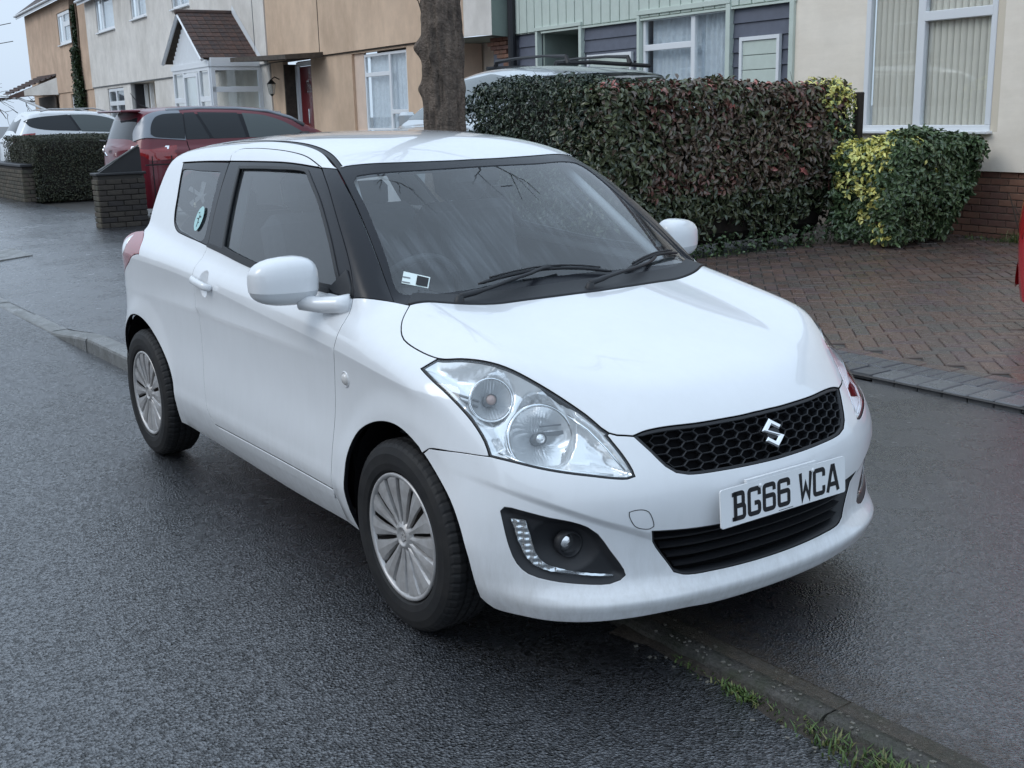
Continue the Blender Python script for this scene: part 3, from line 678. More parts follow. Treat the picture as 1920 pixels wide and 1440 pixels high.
# ---- grille with honeycomb, badge
gr=loop(lead_C,mirr(lead_C),[(-x,z) for x,z in curve(griB)],curve(griB)[::-1])
panel('grille_back',FB,'C',gr,M_vdark,car,h=.03,inset=0,off=-.030,flange=0)
gi=insetp(gr,.004); HA,HB,PX=.0315,.0118,.0488
mb=MB()
for ci,u in enumerate(np.arange(-.586,.60,PX)):
    for z in np.arange(.56+(ci%2)*HB,.73,2*HB):
        hexo=[(u-HA,z),(u-HA*.55,z+HB),(u+HA*.55,z+HB),(u+HA,z),(u+HA*.55,z-HB),(u-HA*.55,z-HB)]
        if not inpoly(np.array([[u,z]]),gr)[0]: continue
        cl=[]
        q=np.array(hexo); k=inpoly(q,gr)
        if not k.all():
            if k.sum()<3: continue
            cc=np.array([u,z]); q2=[]
            for p_,kk in zip(q,k):
                t=1.
                while not kk and t>0: t-=.08; kk=inpoly(np.array([cc+(p_-cc)*t]),gr)[0]
                q2.append(cc+(p_-cc)*t)
            q=np.array(q2)
        cc=q.mean(0); inn_=cc+(q-cc)*.90
        inn_[:,1]=cc[1]+(q[:,1]-cc[1])*.86
        for (qq,dep) in((q,.0085),(inn_,.0105),(inn_,.028)):
            O,D=fr_rays('C',qq); P=marchF(FB,O,D,50);Nn=gradF(FB,P); mb.v+=[tuple(x) for x in P-Nn*dep]
        b_=len(mb.v)-18
        for i in range(6):
            j=(i+1)%6; mb.f+=[(b_+i,b_+j,b_+6+j,b_+6+i),(b_+6+i,b_+6+j,b_+12+j,b_+12+i)]
tag(mb.build('grille',M_dark,car),kind='stuff')
panel('grille_rim',FB,'C',gr,M_dark,car,h=.03,inset=.001,off=-.004,flange=.012,holes=[[tuple(q) for q in insetp(gr,.0075)]])
def sweep_z(u,z,off):
    p,n=surf('C',(u,z)); return p+n*off
# badge: a slanted S
Sp=[(0,.64),(.5,1),(.97,.70),(.80,.58),(.50,.77),(.33,.64),(1,.36),(.5,0),(.03,.30),(.20,.42),(.50,.23),(.67,.36)]
p,n=surf('C',(0,.643)); Mx=Matrix.Translation(p+n*.004)@orient(n)
mb=MB(); bw,bh_=.086,.088
ins=insetp([( (x-.5)*bw,(y-.5)*bh_) for x,y in Sp],.004)
b0=[( (x-.5)*bw,(y-.5)*bh_) for x,y in Sp]
V=[Mx@Vector((x,y,0)) for x,y in b0]+[Mx@Vector((x,y,.008)) for x,y in b0]+[Mx@Vector((x,y,.012)) for x,y in ins]
n_=12; mb.v=[tuple(v) for v in V]
for i in range(n_):
    j=(i+1)%n_; mb.f+= [(i,j,n_+j,n_+i),(n_+i,n_+j,2*n_+j,2*n_+i)]
mb.f.append(tuple(range(2*n_,3*n_)))
bd=mb.build('badge',M_chrome,car); 
MB().box((0,0,0),(.05,.03,.012),Mx).build('badge_mount',M_dark,car)
# ---- lower intake
panel('intake_back',FB,'C',ink,M_vdark,car,h=.04,inset=0,off=-.075,flange=0)
panel('intake_lining',FB,'C',ink,M_dark,car,h=.03,inset=.001,off=-.004,flange=.07,holes=[[tuple(q) for q in insetp(ink,.004)]])
for z in (.400,.372,.344,.316):
    us=[u for u in np.linspace(-.42,.42,41) if inpoly(np.array([[u,z]]),ink)[0]]
    P=[]
    for u in us:
        p,n=surf('C',(u,z)); P.append((p,n))
    mb=MB()
    for p,n in P:
        for (dz,dd) in((.0035,-.016),(-.0035,-.020),(-.004,-.05),(.004,-.05)): mb.v.append(tuple(p+n*dd+Vector((0,0,dz))))
    for i in range(len(P)-1):
        for q in range(4): mb.f.append((i*4+q,i*4+(q+1)%4,(i+1)*4+(q+1)%4,(i+1)*4+q))
    mb.build('intake_slat',M_dark,car)
# ---- fog lamp pod and day running strip
fcen=(-.660,.405)
def fdisp(V):
    u,v=V[:,0],V[:,1]; e=np.minimum(polydist(V,fogl)/.02,1)
    r=np.sqrt(((u-fcen[0])/.095)**2+((v-fcen[1])/.078)**2)
    return .016*e+.045*np.clip(1-r,0,1)**.8
for s_ in (1,): panel('fog_lamp_surround',FB,'C',fogl,M_dark,car,h=.007,inset=.001,off=-.002,flange=.01,disp=fdisp,both=True)
p,n=on_c((-.655,.400),.052); d=(n*.3+Vector((1,0,0))).normalized(); Mx=Matrix.Translation(p)@orient(d)
o_=MB().lathe([(.0001,-.010),(.018,-.009),(.028,-.004),(.030,.002),(.0325,.030),(.036,.031),(.037,.0)],32,Mx).build('fog_lamp_cup',M_dark,car,True); dup_mirror(o_,car)
o_=MB().lathe([(.0001,.014),(.015,.012),(.026,.006),(.030,.0)],32,Mx).build('fog_lamp',M_chrome,car,True); dup_mirror(o_,car)
drl=[(-.800,.482),(-.783,.43),(-.767,.385),(-.742,.350),(-.715,.336),(-.66,.325),(-.60,.316),(-.545,.310)]
drlo=loop(curve(drl,.01),[(-.530,.310)],curve([(-.535,.316),(-.60,.324),(-.66,.337),(-.705,.352),(-.728,.375),(-.745,.43),(-.757,.478)],.01))
o2=panel('running_light',FB,'C',drlo,M_lens,car,h=.012,inset=0,off=-.004,flange=.01,both=True)
panel('running_light_reflector',FB,'C',[tuple(q) for q in insetp(drlo,.001)],M_chrome,car,h=.005,inset=0,off=-.008,flange=0,both=True,disp=lambda V:.004*np.abs(np.sin(V[:,1]*180))+.002*np.sin(V[:,0]*300))
# ---- number plate
px,pz,tl=2.0115,.485,.069
Mx=Matrix.Translation((px+.004,0,pz))@Matrix.Rotation(-tl,4,'Y')@Matrix(((0,0,1),(1,0,0),(0,1,0))).to_4x4()   # local x=+y, y=up, z=forward
Mx=Matrix.Translation((px+.004,0,pz))@Matrix.Rotation(-tl,4,'Y')@Matrix(((0,0,1,0),(1,0,0,0),(0,1,0,0),(0,0,0,1)))
def rrect(w,h,r,n=6):
    o=[]
    for cx,cy,a0 in((w/2-r,h/2-r,0),(-w/2+r,h/2-r,90),(-w/2+r,-h/2+r,180),(w/2-r,-h/2+r,270)):
        for i in range(n+1): a=math.radians(a0+90*i/n); o.append((cx+r*math.cos(a),cy+r*math.sin(a)))
    return o
plate=MB().prism(rrect(.52,.111,.008),-.004,0,Mx).build('number_plate',M_plate,car)
MB().prism([(-.12,-.02),(.12,-.02),(.12,.02),(-.12,.02)],-.022,-.0045,Mx).build('plate_backing',M_plate,car)
# thin plinth seen above the plate
MB().prism([(-.155,.056),(.135,.056),(.135,.064),(-.155,.064)],-.012,-.002,Mx).build('plate_plinth',M_white,car)
def ribbon(pts,wd,closed=False):
    P=np.array(pts,float); n=len(P); L_=[];R_=[]
    for i in range(n):
        a=P[(i-1)%n] if (closed or i>0) else None; b=P[(i+1)%n] if (closed or i<n-1) else None
        d1=(P[i]-a)/np.linalg.norm(P[i]-a) if a is not None else None; d2=(b-P[i])/np.linalg.norm(b-P[i]) if b is not None else None
        if d1 is None:d1=d2
        if d2 is None:d2=d1
        n1=np.array([-d1[1],d1[0]]);n2=np.array([-d2[1],d2[0]]); nn=n1+n2; nn/=np.linalg.norm(nn); s=1/max(nn@n1,.4)
        L_.append(P[i]+nn*wd/2*s);R_.append(P[i]-nn*wd/2*s)
    return L_,R_
def rc(pts,r=9,k=4):
    """round the interior corners of a polyline"""
    P=[np.array(p,float) for p in pts]; o=[P[0]]
    for i in range(1,len(P)-1):
        a,b,c=P[i-1],P[i],P[i+1]; u=(a-b)/np.linalg.norm(a-b); v=(c-b)/np.linalg.norm(c-b); rr=min(r,np.linalg.norm(a-b)*.48,np.linalg.norm(c-b)*.48)
        for t in np.linspace(0,1,k+1): o.append((1-t)**2*(b+u*rr)+2*t*(1-t)*b+t*t*(b+v*rr))
    o.append(P[-1]); return o
w_,h_=43,72; sw=12   # stroke centre box (mm)
glyph={
 'B':[rc([(0,h_),(w_-4,h_),(w_-4,h_/2),(4,h_/2)]),rc([(8,h_/2+.01),(w_,h_/2+.01),(w_,0),(0,0)]),[(6,-sw/2),(6,h_+sw/2)]],
 'G':[rc([(w_,h_*.72),(w_,h_),(0,h_),(0,0),(w_,0),(w_,h_*.42),(w_*.52,h_*.42)])],
 '6':[rc([(w_,h_*.74),(w_,h_),(0,h_),(0,0),(w_,0),(w_,h_*.55),(7,h_*.55)])],
 'W':[[(0,h_+6),(8,0),(w_/2+2,h_*.55),(w_-4,0),(w_+4,h_+6)]],
 'C':[rc([(w_,h_*.70),(w_,h_),(0,h_),(0,0),(w_,0),(w_,h_*.30)])],
 'A':[[(-3,-6),(w_*.42,h_+1),(w_*.58,h_+1),(w_+3,-6)],[(8,h_*.24),(w_-8,h_*.24)]]}
txt='BG66 WCA'; x_=-.2095; lev=0
adv={' ':.030}
for ch in txt:
    if ch==' ': x_+=.030; continue
    mb=MB()
    for gi_,g in enumerate(glyph[ch]):
        a,b=ribbon(g,14); z_=.0006+.0004*gi_
        base=len(mb.v)
        for q in list(a)+list(b): mb.v.append(tuple(Mx@Vector((x_+q[0]/1000*.95,(q[1]-h_/2)/1000*.98-.001,z_))))
        m_=len(a)
        for i in range(m_-1): mb.f.append((base+i,base+m_+i,base+m_+i+1,base+i+1))
    if ch=='B':
        base=len(mb.v)
        for q in ((-7,h_+6),(10,h_+6),(10,h_-6),(-7,h_-6)): mb.v.append(tuple(Mx@Vector((x_+q[0]/1000,(q[1]-h_/2)/1000*.98-.001,.0014))))
        mb.f.append((base,base+3,base+2,base+1)); base+=4
        for q in ((-7,6),(10,6),(10,-6),(-7,-6)): mb.v.append(tuple(Mx@Vector((x_+q[0]/1000,(q[1]-h_/2)/1000*.98-.001,.0014))))
        mb.f.append((base,base+3,base+2,base+1))
    mb.build('plate_character',M_ink,plate)
    x_+=.0605 if ch!='A' else .061
for sx_ in (-.105,.115):
    MB().lathe([(.0001,.004),(.005,.003),(.0065,0)],12,Mx@Matrix.Translation((sx_,.040,.0008))).build('plate_screw',M_plate,plate,True)
MB().prism([(-.03,-.0515),(.03,-.0515),(.03,-.0500),(-.03,-.0500)],.0003,.0007,Mx).build('plate_small_print',M_ink,plate)
# ---- wipers and cowl
def surfT(x,y): 
    p,n=surf('T',(x,y)); return p,n
panel('cowl',FB,'T',loop([(x-.008,y) for x,y in cowlEdge],[(x-.008,-y) for x,y in cowlEdge[::-1]],curve([(.965,.60),(1.02,.50),(1.075,.25),(1.088,0),(1.075,-.25),(1.02,-.50),(.965,-.60)])),M_dark,car,off=.004,inset=0,flange=.01,h=.03)
for (bl,ar) in (([(1.02,-.385),(1.027,-.274),(1.034,-.147),(1.049,.001),(1.070,.138)],[(1.085,-.50),(1.075,-.40),(1.062,-.30),(1.050,-.20),(1.036,-.14),(1.034,-.06)]),
                ([(1.068,.206),(1.027,.312),(.988,.424),(.938,.571)],[(1.150,-.02),(1.125,.10),(1.085,.22),(1.040,.33),(1.000,.40)])):
    P=[];c_=curve(bl,.02)
    for i,q in enumerate(c_):
        p,n=surfT(*q); t=i/(len(c_)-1); P.append(p+n*(.008+.008*math.sin(math.pi*t)))
    MB().tube(P,[.003]+[.0062]*(len(P)-2)+[.003],6).build('wiper_blade',M_dark,car,True)
    MB().tube([q+Vector((0,0,.010)) for q in P[2:-2]],.0035,6).build('wiper_spine',M_dark,car,True)
    P=[];c_=curve(ar,.03)
    for i,q in enumerate(c_):
        p,n=surfT(*q); t=i/(len(c_)-1); P.append(p+n*(.014+.020*math.sin(math.pi*min(1,t*.9+.1))))
    MB().tube(P,[.010]*3+[.0065]*(len(P)-3),8).build('wiper_arm',M_dark,car,True)
    p,n=surfT(*ar[0]); MB().lathe([(.0001,.026),(.012,.024),(.018,0)],16,Matrix.Translation(p)@orient(n)).build('wiper_pivot',M_dark,car,True)
# ---- windscreen label, sensor
def decal(name,c,wd,ht,ang,m,off=.001):
    P=[]; ca,sa=math.cos(ang),math.sin(ang)
    q=[(c[0]+dx*ca-dy*sa,c[1]+dx*sa+dy*ca) for dx,dy in((-ht/2,-wd/2),(ht/2,-wd/2),(ht/2,wd/2),(-ht/2,wd/2))]
    return panel(name,FB,'T',q,m,car,h=.03,inset=0,off=off,flange=0)
decal('windscreen_label',(.917,-.557),.088,.042,-.73,M_paper,-.003)
decal('label_dark_half',(.932,-.542),.038,.034,-.73,M_ink,-.0015)
for i in range(2): decal('label_print',(.895+i*.014,-.580-i*.010),.026,.004,-.73,M_lgrey,-.0015)
p,n=surfT(.60,.02); 
MB().box(tuple(p-n*.03),(.07,.05,.02)).build('rain_sensor',M_dark,car)
# ---- black inner structure
MB().box((.0,0,.24),(3.1,1.30,.10),bev=.02).build('underbody',M_vdark,car)
MB().box((1.34,0,.50),(.80,.96,.44),bev=.02).build('engine_bay',M_vdark,car)
MB().box((-1.3,0,.55),(.6,1.1,.6),bev=.02).build('boot_floor',M_vdark,car)
for cx in (1.24,-1.2):
    for s_ in (-1,1):
        mb=MB(); n=20
        for i in range(n+1):
            a=math.radians(-12+204*i/n)
            for yy_ in((.80 if (cx<0 or i>4) else .735),.48): mb.v.append((cx+.37*math.cos(a),s_*yy_,.33+.36*math.sin(a)))
        for i in range(n): mb.f.append((2*i,2*i+1,2*i+3,2*i+2))
        mb.build('wheel_arch_liner',M_vdark,car,True)
        MB().box((cx,s_*.47,.50),(.80,.02,.5)).build('wheel_arch_wall',M_vdark,car)
# ---- cabin
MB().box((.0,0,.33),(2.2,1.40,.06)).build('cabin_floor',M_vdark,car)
def seat(x,y,nm):
    mb=MB().box((x,y,.55),(.50,.50,.20),bev=.05).build(nm,M_fabric,car)
    R_=Matrix.Rotation(math.radians(-14),4,'Y')
    MB().box((x-.27,y,.88),(.15,.48,.62),R_,bev=.05).build('seat_back',M_fabric,car)
    MB().box((x-.36,y,1.27),(.10,.26,.17),R_,bev=.04).build('head_restraint',M_fabric,car)
    MB().tube([(x-.33,y-.06,1.12),(x-.355,y-.06,1.24)],.006,6).build('restraint_post',M_chrome,car)
seat(.12,-.36,'seat');seat(.12,.36,'seat')
MB().box((-.80,0,.60),(.50,1.25,.20),bev=.05).build('rear_seat',M_fabric,car)
MB().box((-1.06,0,.88),(.15,1.25,.50),Matrix.Rotation(math.radians(-18),4,'Y'),bev=.05).build('rear_seat_back',M_fabric,car)
for y in (-.36,.36): MB().box((-1.14,y,1.17),(.08,.25,.14),bev=.03).build('rear_head_restraint',M_fabric,car)
mb=MB(); mb.prism([(.62,.55),(.98,.55),(1.02,.93),(.90,.965),(.70,.945),(.62,.86)],-.66,.66,Matrix(((1,0,0,0),(0,0,1,0),(0,1,0,0),(0,0,0,1)))); mb.build('dashboard',M_fabric,car)
mb=MB(); Mx2=Matrix.Translation((.56,-.36,.90))@Matrix.Rotation(math.radians(-66),4,'Y')
rings=[]
P=[Mx2@Vector((.185*math.cos(a),.185*math.sin(a),0)) for a in np.linspace(0,2*math.pi,33)]
MB().tube(P,.016,8,cap=False).build('steering_wheel',M_dark,car,True)
MB().box((.56,-.36,.90),(.10,.10,.05),Mx2.to_3x3().to_4x4()).build('steering_hub',M_dark,car)
MB().box((-.45,0,1.415),(1.45,.84,.010)).build('headlining',M_grey,car)
for s_ in(-1,1):
    MB().tube([(.33,s_*.475,1.36),(.56,s_*.545,1.18),(.82,s_*.60,.99)],.020,8).build('inner_pillar',M_grey,car,True)
    MB().tube([(-.55,s_*.52,1.33),(-.50,s_*.64,.98)],.035,8).build('inner_pillar',M_grey,car,True)
MB().box((.44,0,1.33),(.03,.22,.06),bev=.012).build('rear_view_mirror',M_dark,car)
MB().box((-1.0,0,.75),(.5,1.30,.02)).build('parcel_shelf',M_dark,car) if False else None
# ---- wheels
def wheel(x,s_,name='wheel'):
    wt=bpy.data.objects.new(name,None); COL.objects.link(wt); wt.parent=car; wt.location=(x,s_*.74,.302)
    if s_>0: wt.rotation_euler=(0,0,math.pi)
    R_=Matrix.Rotation(math.radians(90),4,'X')  # local z -> -y (outer side)
    tyre=[(.203,.074),(.212,.086),(.232,.0905),(.262,.0900),(.283,.082),(.293,.074),(.2985,.064)]
    prof=tyre[:]
    for h0 in (.045,.015,-.015,-.045): prof+=[(.302,h0+.012),(.302,h0+.0115-.019),(.2955,h0-.009),(.2955,h0-.0165)] if h0>-.04 else [(.302,h0+.012)]
    prof+=[(.2985,-.064),(.283,-.082),(.262,-.09),(.232,-.09),(.203,-.074)]
    def fn(i,j,r,h):
        if i%4==0 and r>.290 : r-=.0032
        return r,h
    MB().lathe(prof,240,R_,fn).build('tyre',M_rub,wt,False)
    MB().lathe([(.204,.074),(.200,.070),(.196,.02),(.14,.015),(.0001,.015)],48,R_).build('rim',M_disc,wt,True)
    # hubcap: outer ring + hub + blades
    mb=MB(); mb.lathe([(.2015,.078),(.200,.083),(.193,.0835),(.188,.079),(.186,.070)],72,R_)
    mb.lathe([(.0001,.074),(.026,.075),(.028,.079),(.033,.079),(.036,.074),(.046,.072),(.05,.064)],40,R_)
    mb.build('hubcap_ring',M_hub,wt,True)
    n=14; ws_=[.0205,.0228,.0188,.0228,.0205,.0228,.0205]*2
    for i in range(n):
        a=2*math.pi*i/n+.1; ca_,sa_=math.cos(a),math.sin(a); wd=ws_[i]
        prof2=[(.040,.0075,.0735),(.075,.0115,.0745),(.12,wd*.95,.0785),(.155,wd*1.35,.0800),(.180,wd*1.65,.0790),(.190,wd*1.72,.0765)]
        mb=MB()
        for (r,w2,h) in prof2:
            for (t,dh) in((-1,-.012),(-1,-.0015),(-.1,.0012),(.75,-.0035),(1,-.016)):
                q=Vector((r*ca_-t*w2*sa_,r*sa_+t*w2*ca_,h+dh)); mb.v.append(tuple(R_@q))
        for k_ in range(len(prof2)-1):
            for t in range(4): mb.f.append((k_*5+t,k_*5+t+1,(k_+1)*5+t+1,(k_+1)*5+t))
        mb.build('hubcap_blade',M_hub,wt)
    # badge relief in the hub
    mb=MB(); pts=[((x_-.5)*.034,(y_-.5)*.034) for x_,y_ in Sp]
    mb.prism(pts,.074,.0775,R_); mb.build('hub_emblem',M_hub,wt)
    return wt
for (x,s_) in ((1.215,-1),(-1.215,-1),(1.215,1),(-1.215,1)): wheel(x,s_)
# ================================================================ ground
def grid_sheet(name,xs,ys,zf,m,kind='structure'):
    V=[];Fc=[];nx=len(xs)
    for x in xs:
        for y in ys(x) if callable(ys) else ys: V.append((x,y,float(zf(x,y))))
    ny=len(V)//nx
    for i in range(nx-1):
        for j in range(ny-1): Fc.append((i*ny+j,(i+1)*ny+j,(i+1)*ny+j+1,i*ny+j+1))
    ob=mesh(name,V,Fc,m,smooth=True); return tag(ob,kind=kind)
def wet_asphalt(name,base,grain=1.0,puddle=True,speck=.35,con=1.0):
    m=bpy.data.materials.new(name); m.use_nodes=True; nt=m.node_tree; p=nt.nodes['Principled BSDF']; L=nt.links.new
    tc=N_(nt,'ShaderNodeTexCoord')
    v=N_(nt,'ShaderNodeTexVoronoi',Scale=125*grain); L(tc.outputs['Object'],v.inputs['Vector'])
    n1=N_(nt,'ShaderNodeTexNoise',Scale=115*grain,Detail=3,Roughness=.6); L(tc.outputs['Object'],n1.inputs['Vector'])
    big=N_(nt,'ShaderNodeTexNoise',Scale=1.1,Detail=5,Roughness=.6); L(tc.outputs['Object'],big.inputs['Vector'])
    mid=N_(nt,'ShaderNodeTexNoise',Scale=9,Detail=4,Roughness=.6); L(tc.outputs['Object'],mid.inputs['Vector'])
    r=N_(nt,'ShaderNodeValToRGB'); e=r.color_ramp.elements; e[0].position=.22; e[0].color=(*[c*(1-.7*con) for c in base],1); e[1].position=.85; e[1].color=(*[c*(1+1.4*con) for c in base],1)
    L(v.outputs['Color'],r.inputs[0])
    mixc=N_(nt,'ShaderNodeMix',data_type='RGBA',blend_type='MULTIPLY'); mixc.inputs['Factor'].default_value=1
    rb=N_(nt,'ShaderNodeMapRange'); rb.inputs[1].default_value=.3; rb.inputs[2].default_value=.7; rb.inputs[3].default_value=.72; rb.inputs[4].default_value=1.25
    L(big.outputs['Fac'],rb.inputs[0]); L(r.outputs[0],mixc.inputs['A']); L(rb.outputs[0],mixc.inputs['B'])
    # sparse pale chippings
    v2=N_(nt,'ShaderNodeTexVoronoi',Scale=38*grain); L(tc.outputs['Object'],v2.inputs['Vector'])
    sp=N_(nt,'ShaderNodeMath',operation='LESS_THAN'); sp.inputs[1].default_value=.085; L(v2.outputs['Distance'],sp.inputs[0])
    sc=N_(nt,'ShaderNodeSeparateColor'); L(v2.outputs['Color'],sc.inputs[0]); s2=N_(nt,'ShaderNodeMath',operation='GREATER_THAN'); s2.inputs[1].default_value=.90; L(sc.outputs[0],s2.inputs[0])
    s3=N_(nt,'ShaderNodeMath',operation='MULTIPLY'); L(sp.outputs[0],s3.inputs[0]); L(s2.outputs[0],s3.inputs[1])
    s4=N_(nt,'ShaderNodeMath',operation='MULTIPLY'); s4.inputs[1].default_value=speck; L(s3.outputs[0],s4.inputs[0])
    m2=N_(nt,'ShaderNodeMix',data_type='RGBA'); m2.inputs['B'].default_value=(.55,.53,.50,1); L(s4.outputs[0],m2.inputs['Factor']); L(mixc.outputs['Result'],m2.inputs['A'])
    L(m2.outputs['Result'],p.inputs['Base Color'])
    rr=N_(nt,'ShaderNodeMapRange'); rr.inputs[1].default_value=.36; rr.inputs[2].default_value=.64; rr.inputs[3].default_value=.16; rr.inputs[4].default_value=.42
    ad=N_(nt,'ShaderNodeMath',operation='ADD'); ml=N_(nt,'ShaderNodeMath',operation='MULTIPLY'); ml.inputs[1].default_value=.5
    L(mid.outputs['Fac'],ml.inputs[0]); ml2=N_(nt,'ShaderNodeMath',operation='MULTIPLY'); ml2.inputs[1].default_value=.5; L(big.outputs['Fac'],ml2.inputs[0]); L(ml.outputs[0],ad.inputs[0]); L(ml2.outputs[0],ad.inputs[1])
    L(ad.outputs[0],rr.inputs[0]); L(rr.outputs[0],p.inputs['Roughness']); p.inputs['Specular IOR Level'].default_value=.5; cw=N_(nt,'ShaderNodeMapRange'); cw.inputs[1].default_value=.25; cw.inputs[2].default_value=.75; cw.inputs[3].default_value=1-.85*con; cw.inputs[4].default_value=1; cs=N_(nt,'ShaderNodeSeparateColor'); L(v.outputs['Color'],cs.inputs[0]); L(cs.outputs[1],cw.inputs[0]); L(cw.outputs[0],p.inputs['Coat Weight']); p.inputs['Coat IOR'].default_value=1.8
    rc2=N_(nt,'ShaderNodeMapRange'); rc2.inputs[1].default_value=.36; rc2.inputs[2].default_value=.64; rc2.inputs[3].default_value=.10; rc2.inputs[4].default_value=.30; L(ad.outputs[0],rc2.inputs[0]); L(rc2.outputs[0],p.inputs['Coat Roughness'])
    hsum=N_(nt,'ShaderNodeMath',operation='ADD'); L(n1.outputs['Fac'],hsum.inputs[0]); L(v.outputs['Distance'],hsum.inputs[1])
    b=N_(nt,'ShaderNodeBump',Strength=.55+.45*con,Distance=.0052/grain**.5); L(hsum.outputs[0],b.inputs['Height']); L(b.outputs[0],p.inputs['Normal'])
    b2=N_(nt,'ShaderNodeBump',Strength=.3+.4*con,Distance=.0032/grain**.5); L(hsum.outputs[0],b2.inputs['Height']); L(b2.outputs[0],p.inputs['Coat Normal'])
    return m
M_road=wet_asphalt('wet_road_asphalt',(.022,.023,.026),1.0)
M_pave=wet_asphalt('wet_footway_asphalt',(.024,.025,.029),1.15,speck=.7,con=.5)
M_conc=mat('wet_concrete_kerb',(.17,.17,.165),rough=.4,noise=22,var=.25,rvar=(6,.22,.5),bump=(90,.5,.003),stain=(7,(.06,.06,.05),.6))
M_conc2=mat('dirty_concrete_kerb',(.060,.056,.050),rough=.55,noise=70,var=.6,rvar=(6,.35,.7),bump=(150,1.0,.006),stain=(11,(.030,.036,.018),.9))
yk=lambda x: -.29+.02*min(max(x,-40),6)
def hk(x):
    f=.012
    f+= .088*(float(sstep(-1.8,-2.7,x))-float(sstep(-3.9,-5.1,x)))
    return f
def roadz(x,y):
    return -.026*float(sstep(-.72,-.3,y))*float(sstep(-2.8,-1.2,x)) - .012*float(sstep(-2,-6,y))
xs=np.concatenate([np.arange(-140,-12,8),np.arange(-12,6,.35),np.arange(6,30,6)])
grid_sheet('road',xs,lambda x:[-40,-20,-12,-8,-6,-4,-3,-2,-1.5,-1.1,-.9,-.7,-.55,yk(x)+.02],roadz,M_road)
def pavz(x,y):
    e=hk(x)+.004; t=float(sstep(0,1.4,y-yk(x)-.13)); far=.085 if x<-2 else .060
    return e*(1-t)+(.1*float(sstep(-1.6,-3,x))+.062*float(1-sstep(-1.6,-3,x)))*t
grid_sheet('pavement',xs,lambda x:[yk(x)+.12]+[yk(x)+.12+k*.3 for k in range(1,9)]+[2.72],pavz,M_pave)
# kerb: separate stones
kerb=bpy.data.objects.new('kerb',None); COL.objects.link(kerb); tag(kerb,kind='structure')
x=4.2;k=0
kmesh={}
while x>-60:
    L0=.912; xa,xb=x-L0,x-.008 
    m_=M_conc2 if xb>0 else M_conc
    V=[];N=5
    for i in range(N+1):
        t=xa+(xb-xa)*i/N; jy=.0
        z1=hk(t)+.002*math.sin(k*2.7)
        for (yy_,zz) in((0,-.12),(0,z1-.022),(.006,z1-.008),(.020,z1),(.125,z1+.003),(.125,-.12)): V.append((t,yk(t)+yy_+.004*math.sin(k*1.9),zz))
    Fc=[tuple(range(6)),tuple(N*6+q for q in range(6))[::-1]]
    for i in range(N):
        for q in range(6): Fc.append((i*6+q,(i+1)*6+q,(i+1)*6+(q+1)%6,i*6+(q+1)%6))
    mesh('kerb_stone',V,Fc,m_,kerb); x-=L0; k+=1
# concrete cover in the footway
cv=MB().box((0,0,0),(.95,.55,.04),bev=.004).build('utility_cover',M_conc); cv.location=(-10.25,.33,(pavz(-10.25,.06)+pavz(-10.25,.60))/2-.008); cv.rotation_euler=(math.atan((pavz(-10.25,.60)-pavz(-10.25,.06))/.54),0,0); tag(cv,'pale concrete utility cover set in the wet footway','cover')
# land behind
land=mat('wet_soil_and_tarmac',(.055,.052,.05),rough=.45,noise=3,var=.3,bump=(40,.4,.01))
grid_sheet('ground',[-300,-60,-30,-10,-4,0,10,30,300],[2.70,6,9,14,60,400],lambda x,y:.045,land)
g2=mesh('far_ground',[(-600,-600,-.35),(600,-600,-.35),(600,600,-.35),(-600,600,-.35)],[(0,1,2,3)],land); tag(g2,kind='structure')
# block paved driveway
dr=bpy.data.objects.new('driveway',None); COL.objects.link(dr); tag(dr,kind='structure')
def blockmat(nm,c,v): return mat(nm,c,rough=.4,noise=24,var=v,rvar=(5,.2,.5),bump=(130,.5,.003),stain=(3,(.035,.035,.030),.55))
B_mats=[blockmat('brindle_block_%s'%n,c,.25) for n,c in (('rust',(.140,.090,.074)),('brown',(.120,.086,.074)),('plum',(.12,.082,.080)),('grey',(.105,.088,.080)))]
B_grey=blockmat('charcoal_block',(.095,.098,.108),.2)
mesh('paving_bed',[(-4.2,2.74,.079),(5,2.74,.079),(5,9.3,.079),(-4.2,9.3,.079)],[(0,1,2,3)],mat('jointing_sand',(.055,.050,.046),rough=.8,noise=60,var=.3),dr)
base=MB().box((0,0,0),(.196,.096,.06),bev=.005); bm_=[]
for mt in B_mats+[B_grey]:
    me=bpy.data.meshes.new('paver'); me.from_pydata(base.v,[],base.f); me.materials.append(mt); me.update(); bm_.append(me)
me=bpy.data.meshes.new('kerb_block'); eb=MB().box((0,0,0),(.196,.144,.06),bev=.006); me.from_pydata(eb.v,[],eb.f); me.materials.append(blockmat('grey_edging_block',(.135,.138,.145),.2)); me.update(); bm_.append(me)
blocks=[]
u0=Vector((math.cos(math.radians(45)),math.sin(math.radians(45)),0)); v0=Vector((-u0.y,u0.x,0))
for i in range(-90,110):
    for j in range(-90,110):
        t=(i-j)%4
        if t==0: c=u0*((i+1)*.1)+v0*((j+.5)*.1); a=45
        elif t==2: c=u0*((i+.5)*.1)+v0*((j)*.1); a=135
        else: continue
        c=c+Vector((0,3.0,0))
        if not(-4.1<c.x<4.9 and 3.28<c.y<9.1): continue
        blocks.append((c.x,c.y,a))
for x in np.arange(-4.1,4.9,.1):
    blocks.append((x+.05,3.06,90))
for x in np.arange(-4.1,4.9,.15): blocks.append((x,2.86,91))
for x in np.arange(-4.1,4.9,.2): blocks.append((x,3.22,0))
camp=Vector((4.15,-2.43,1.57))
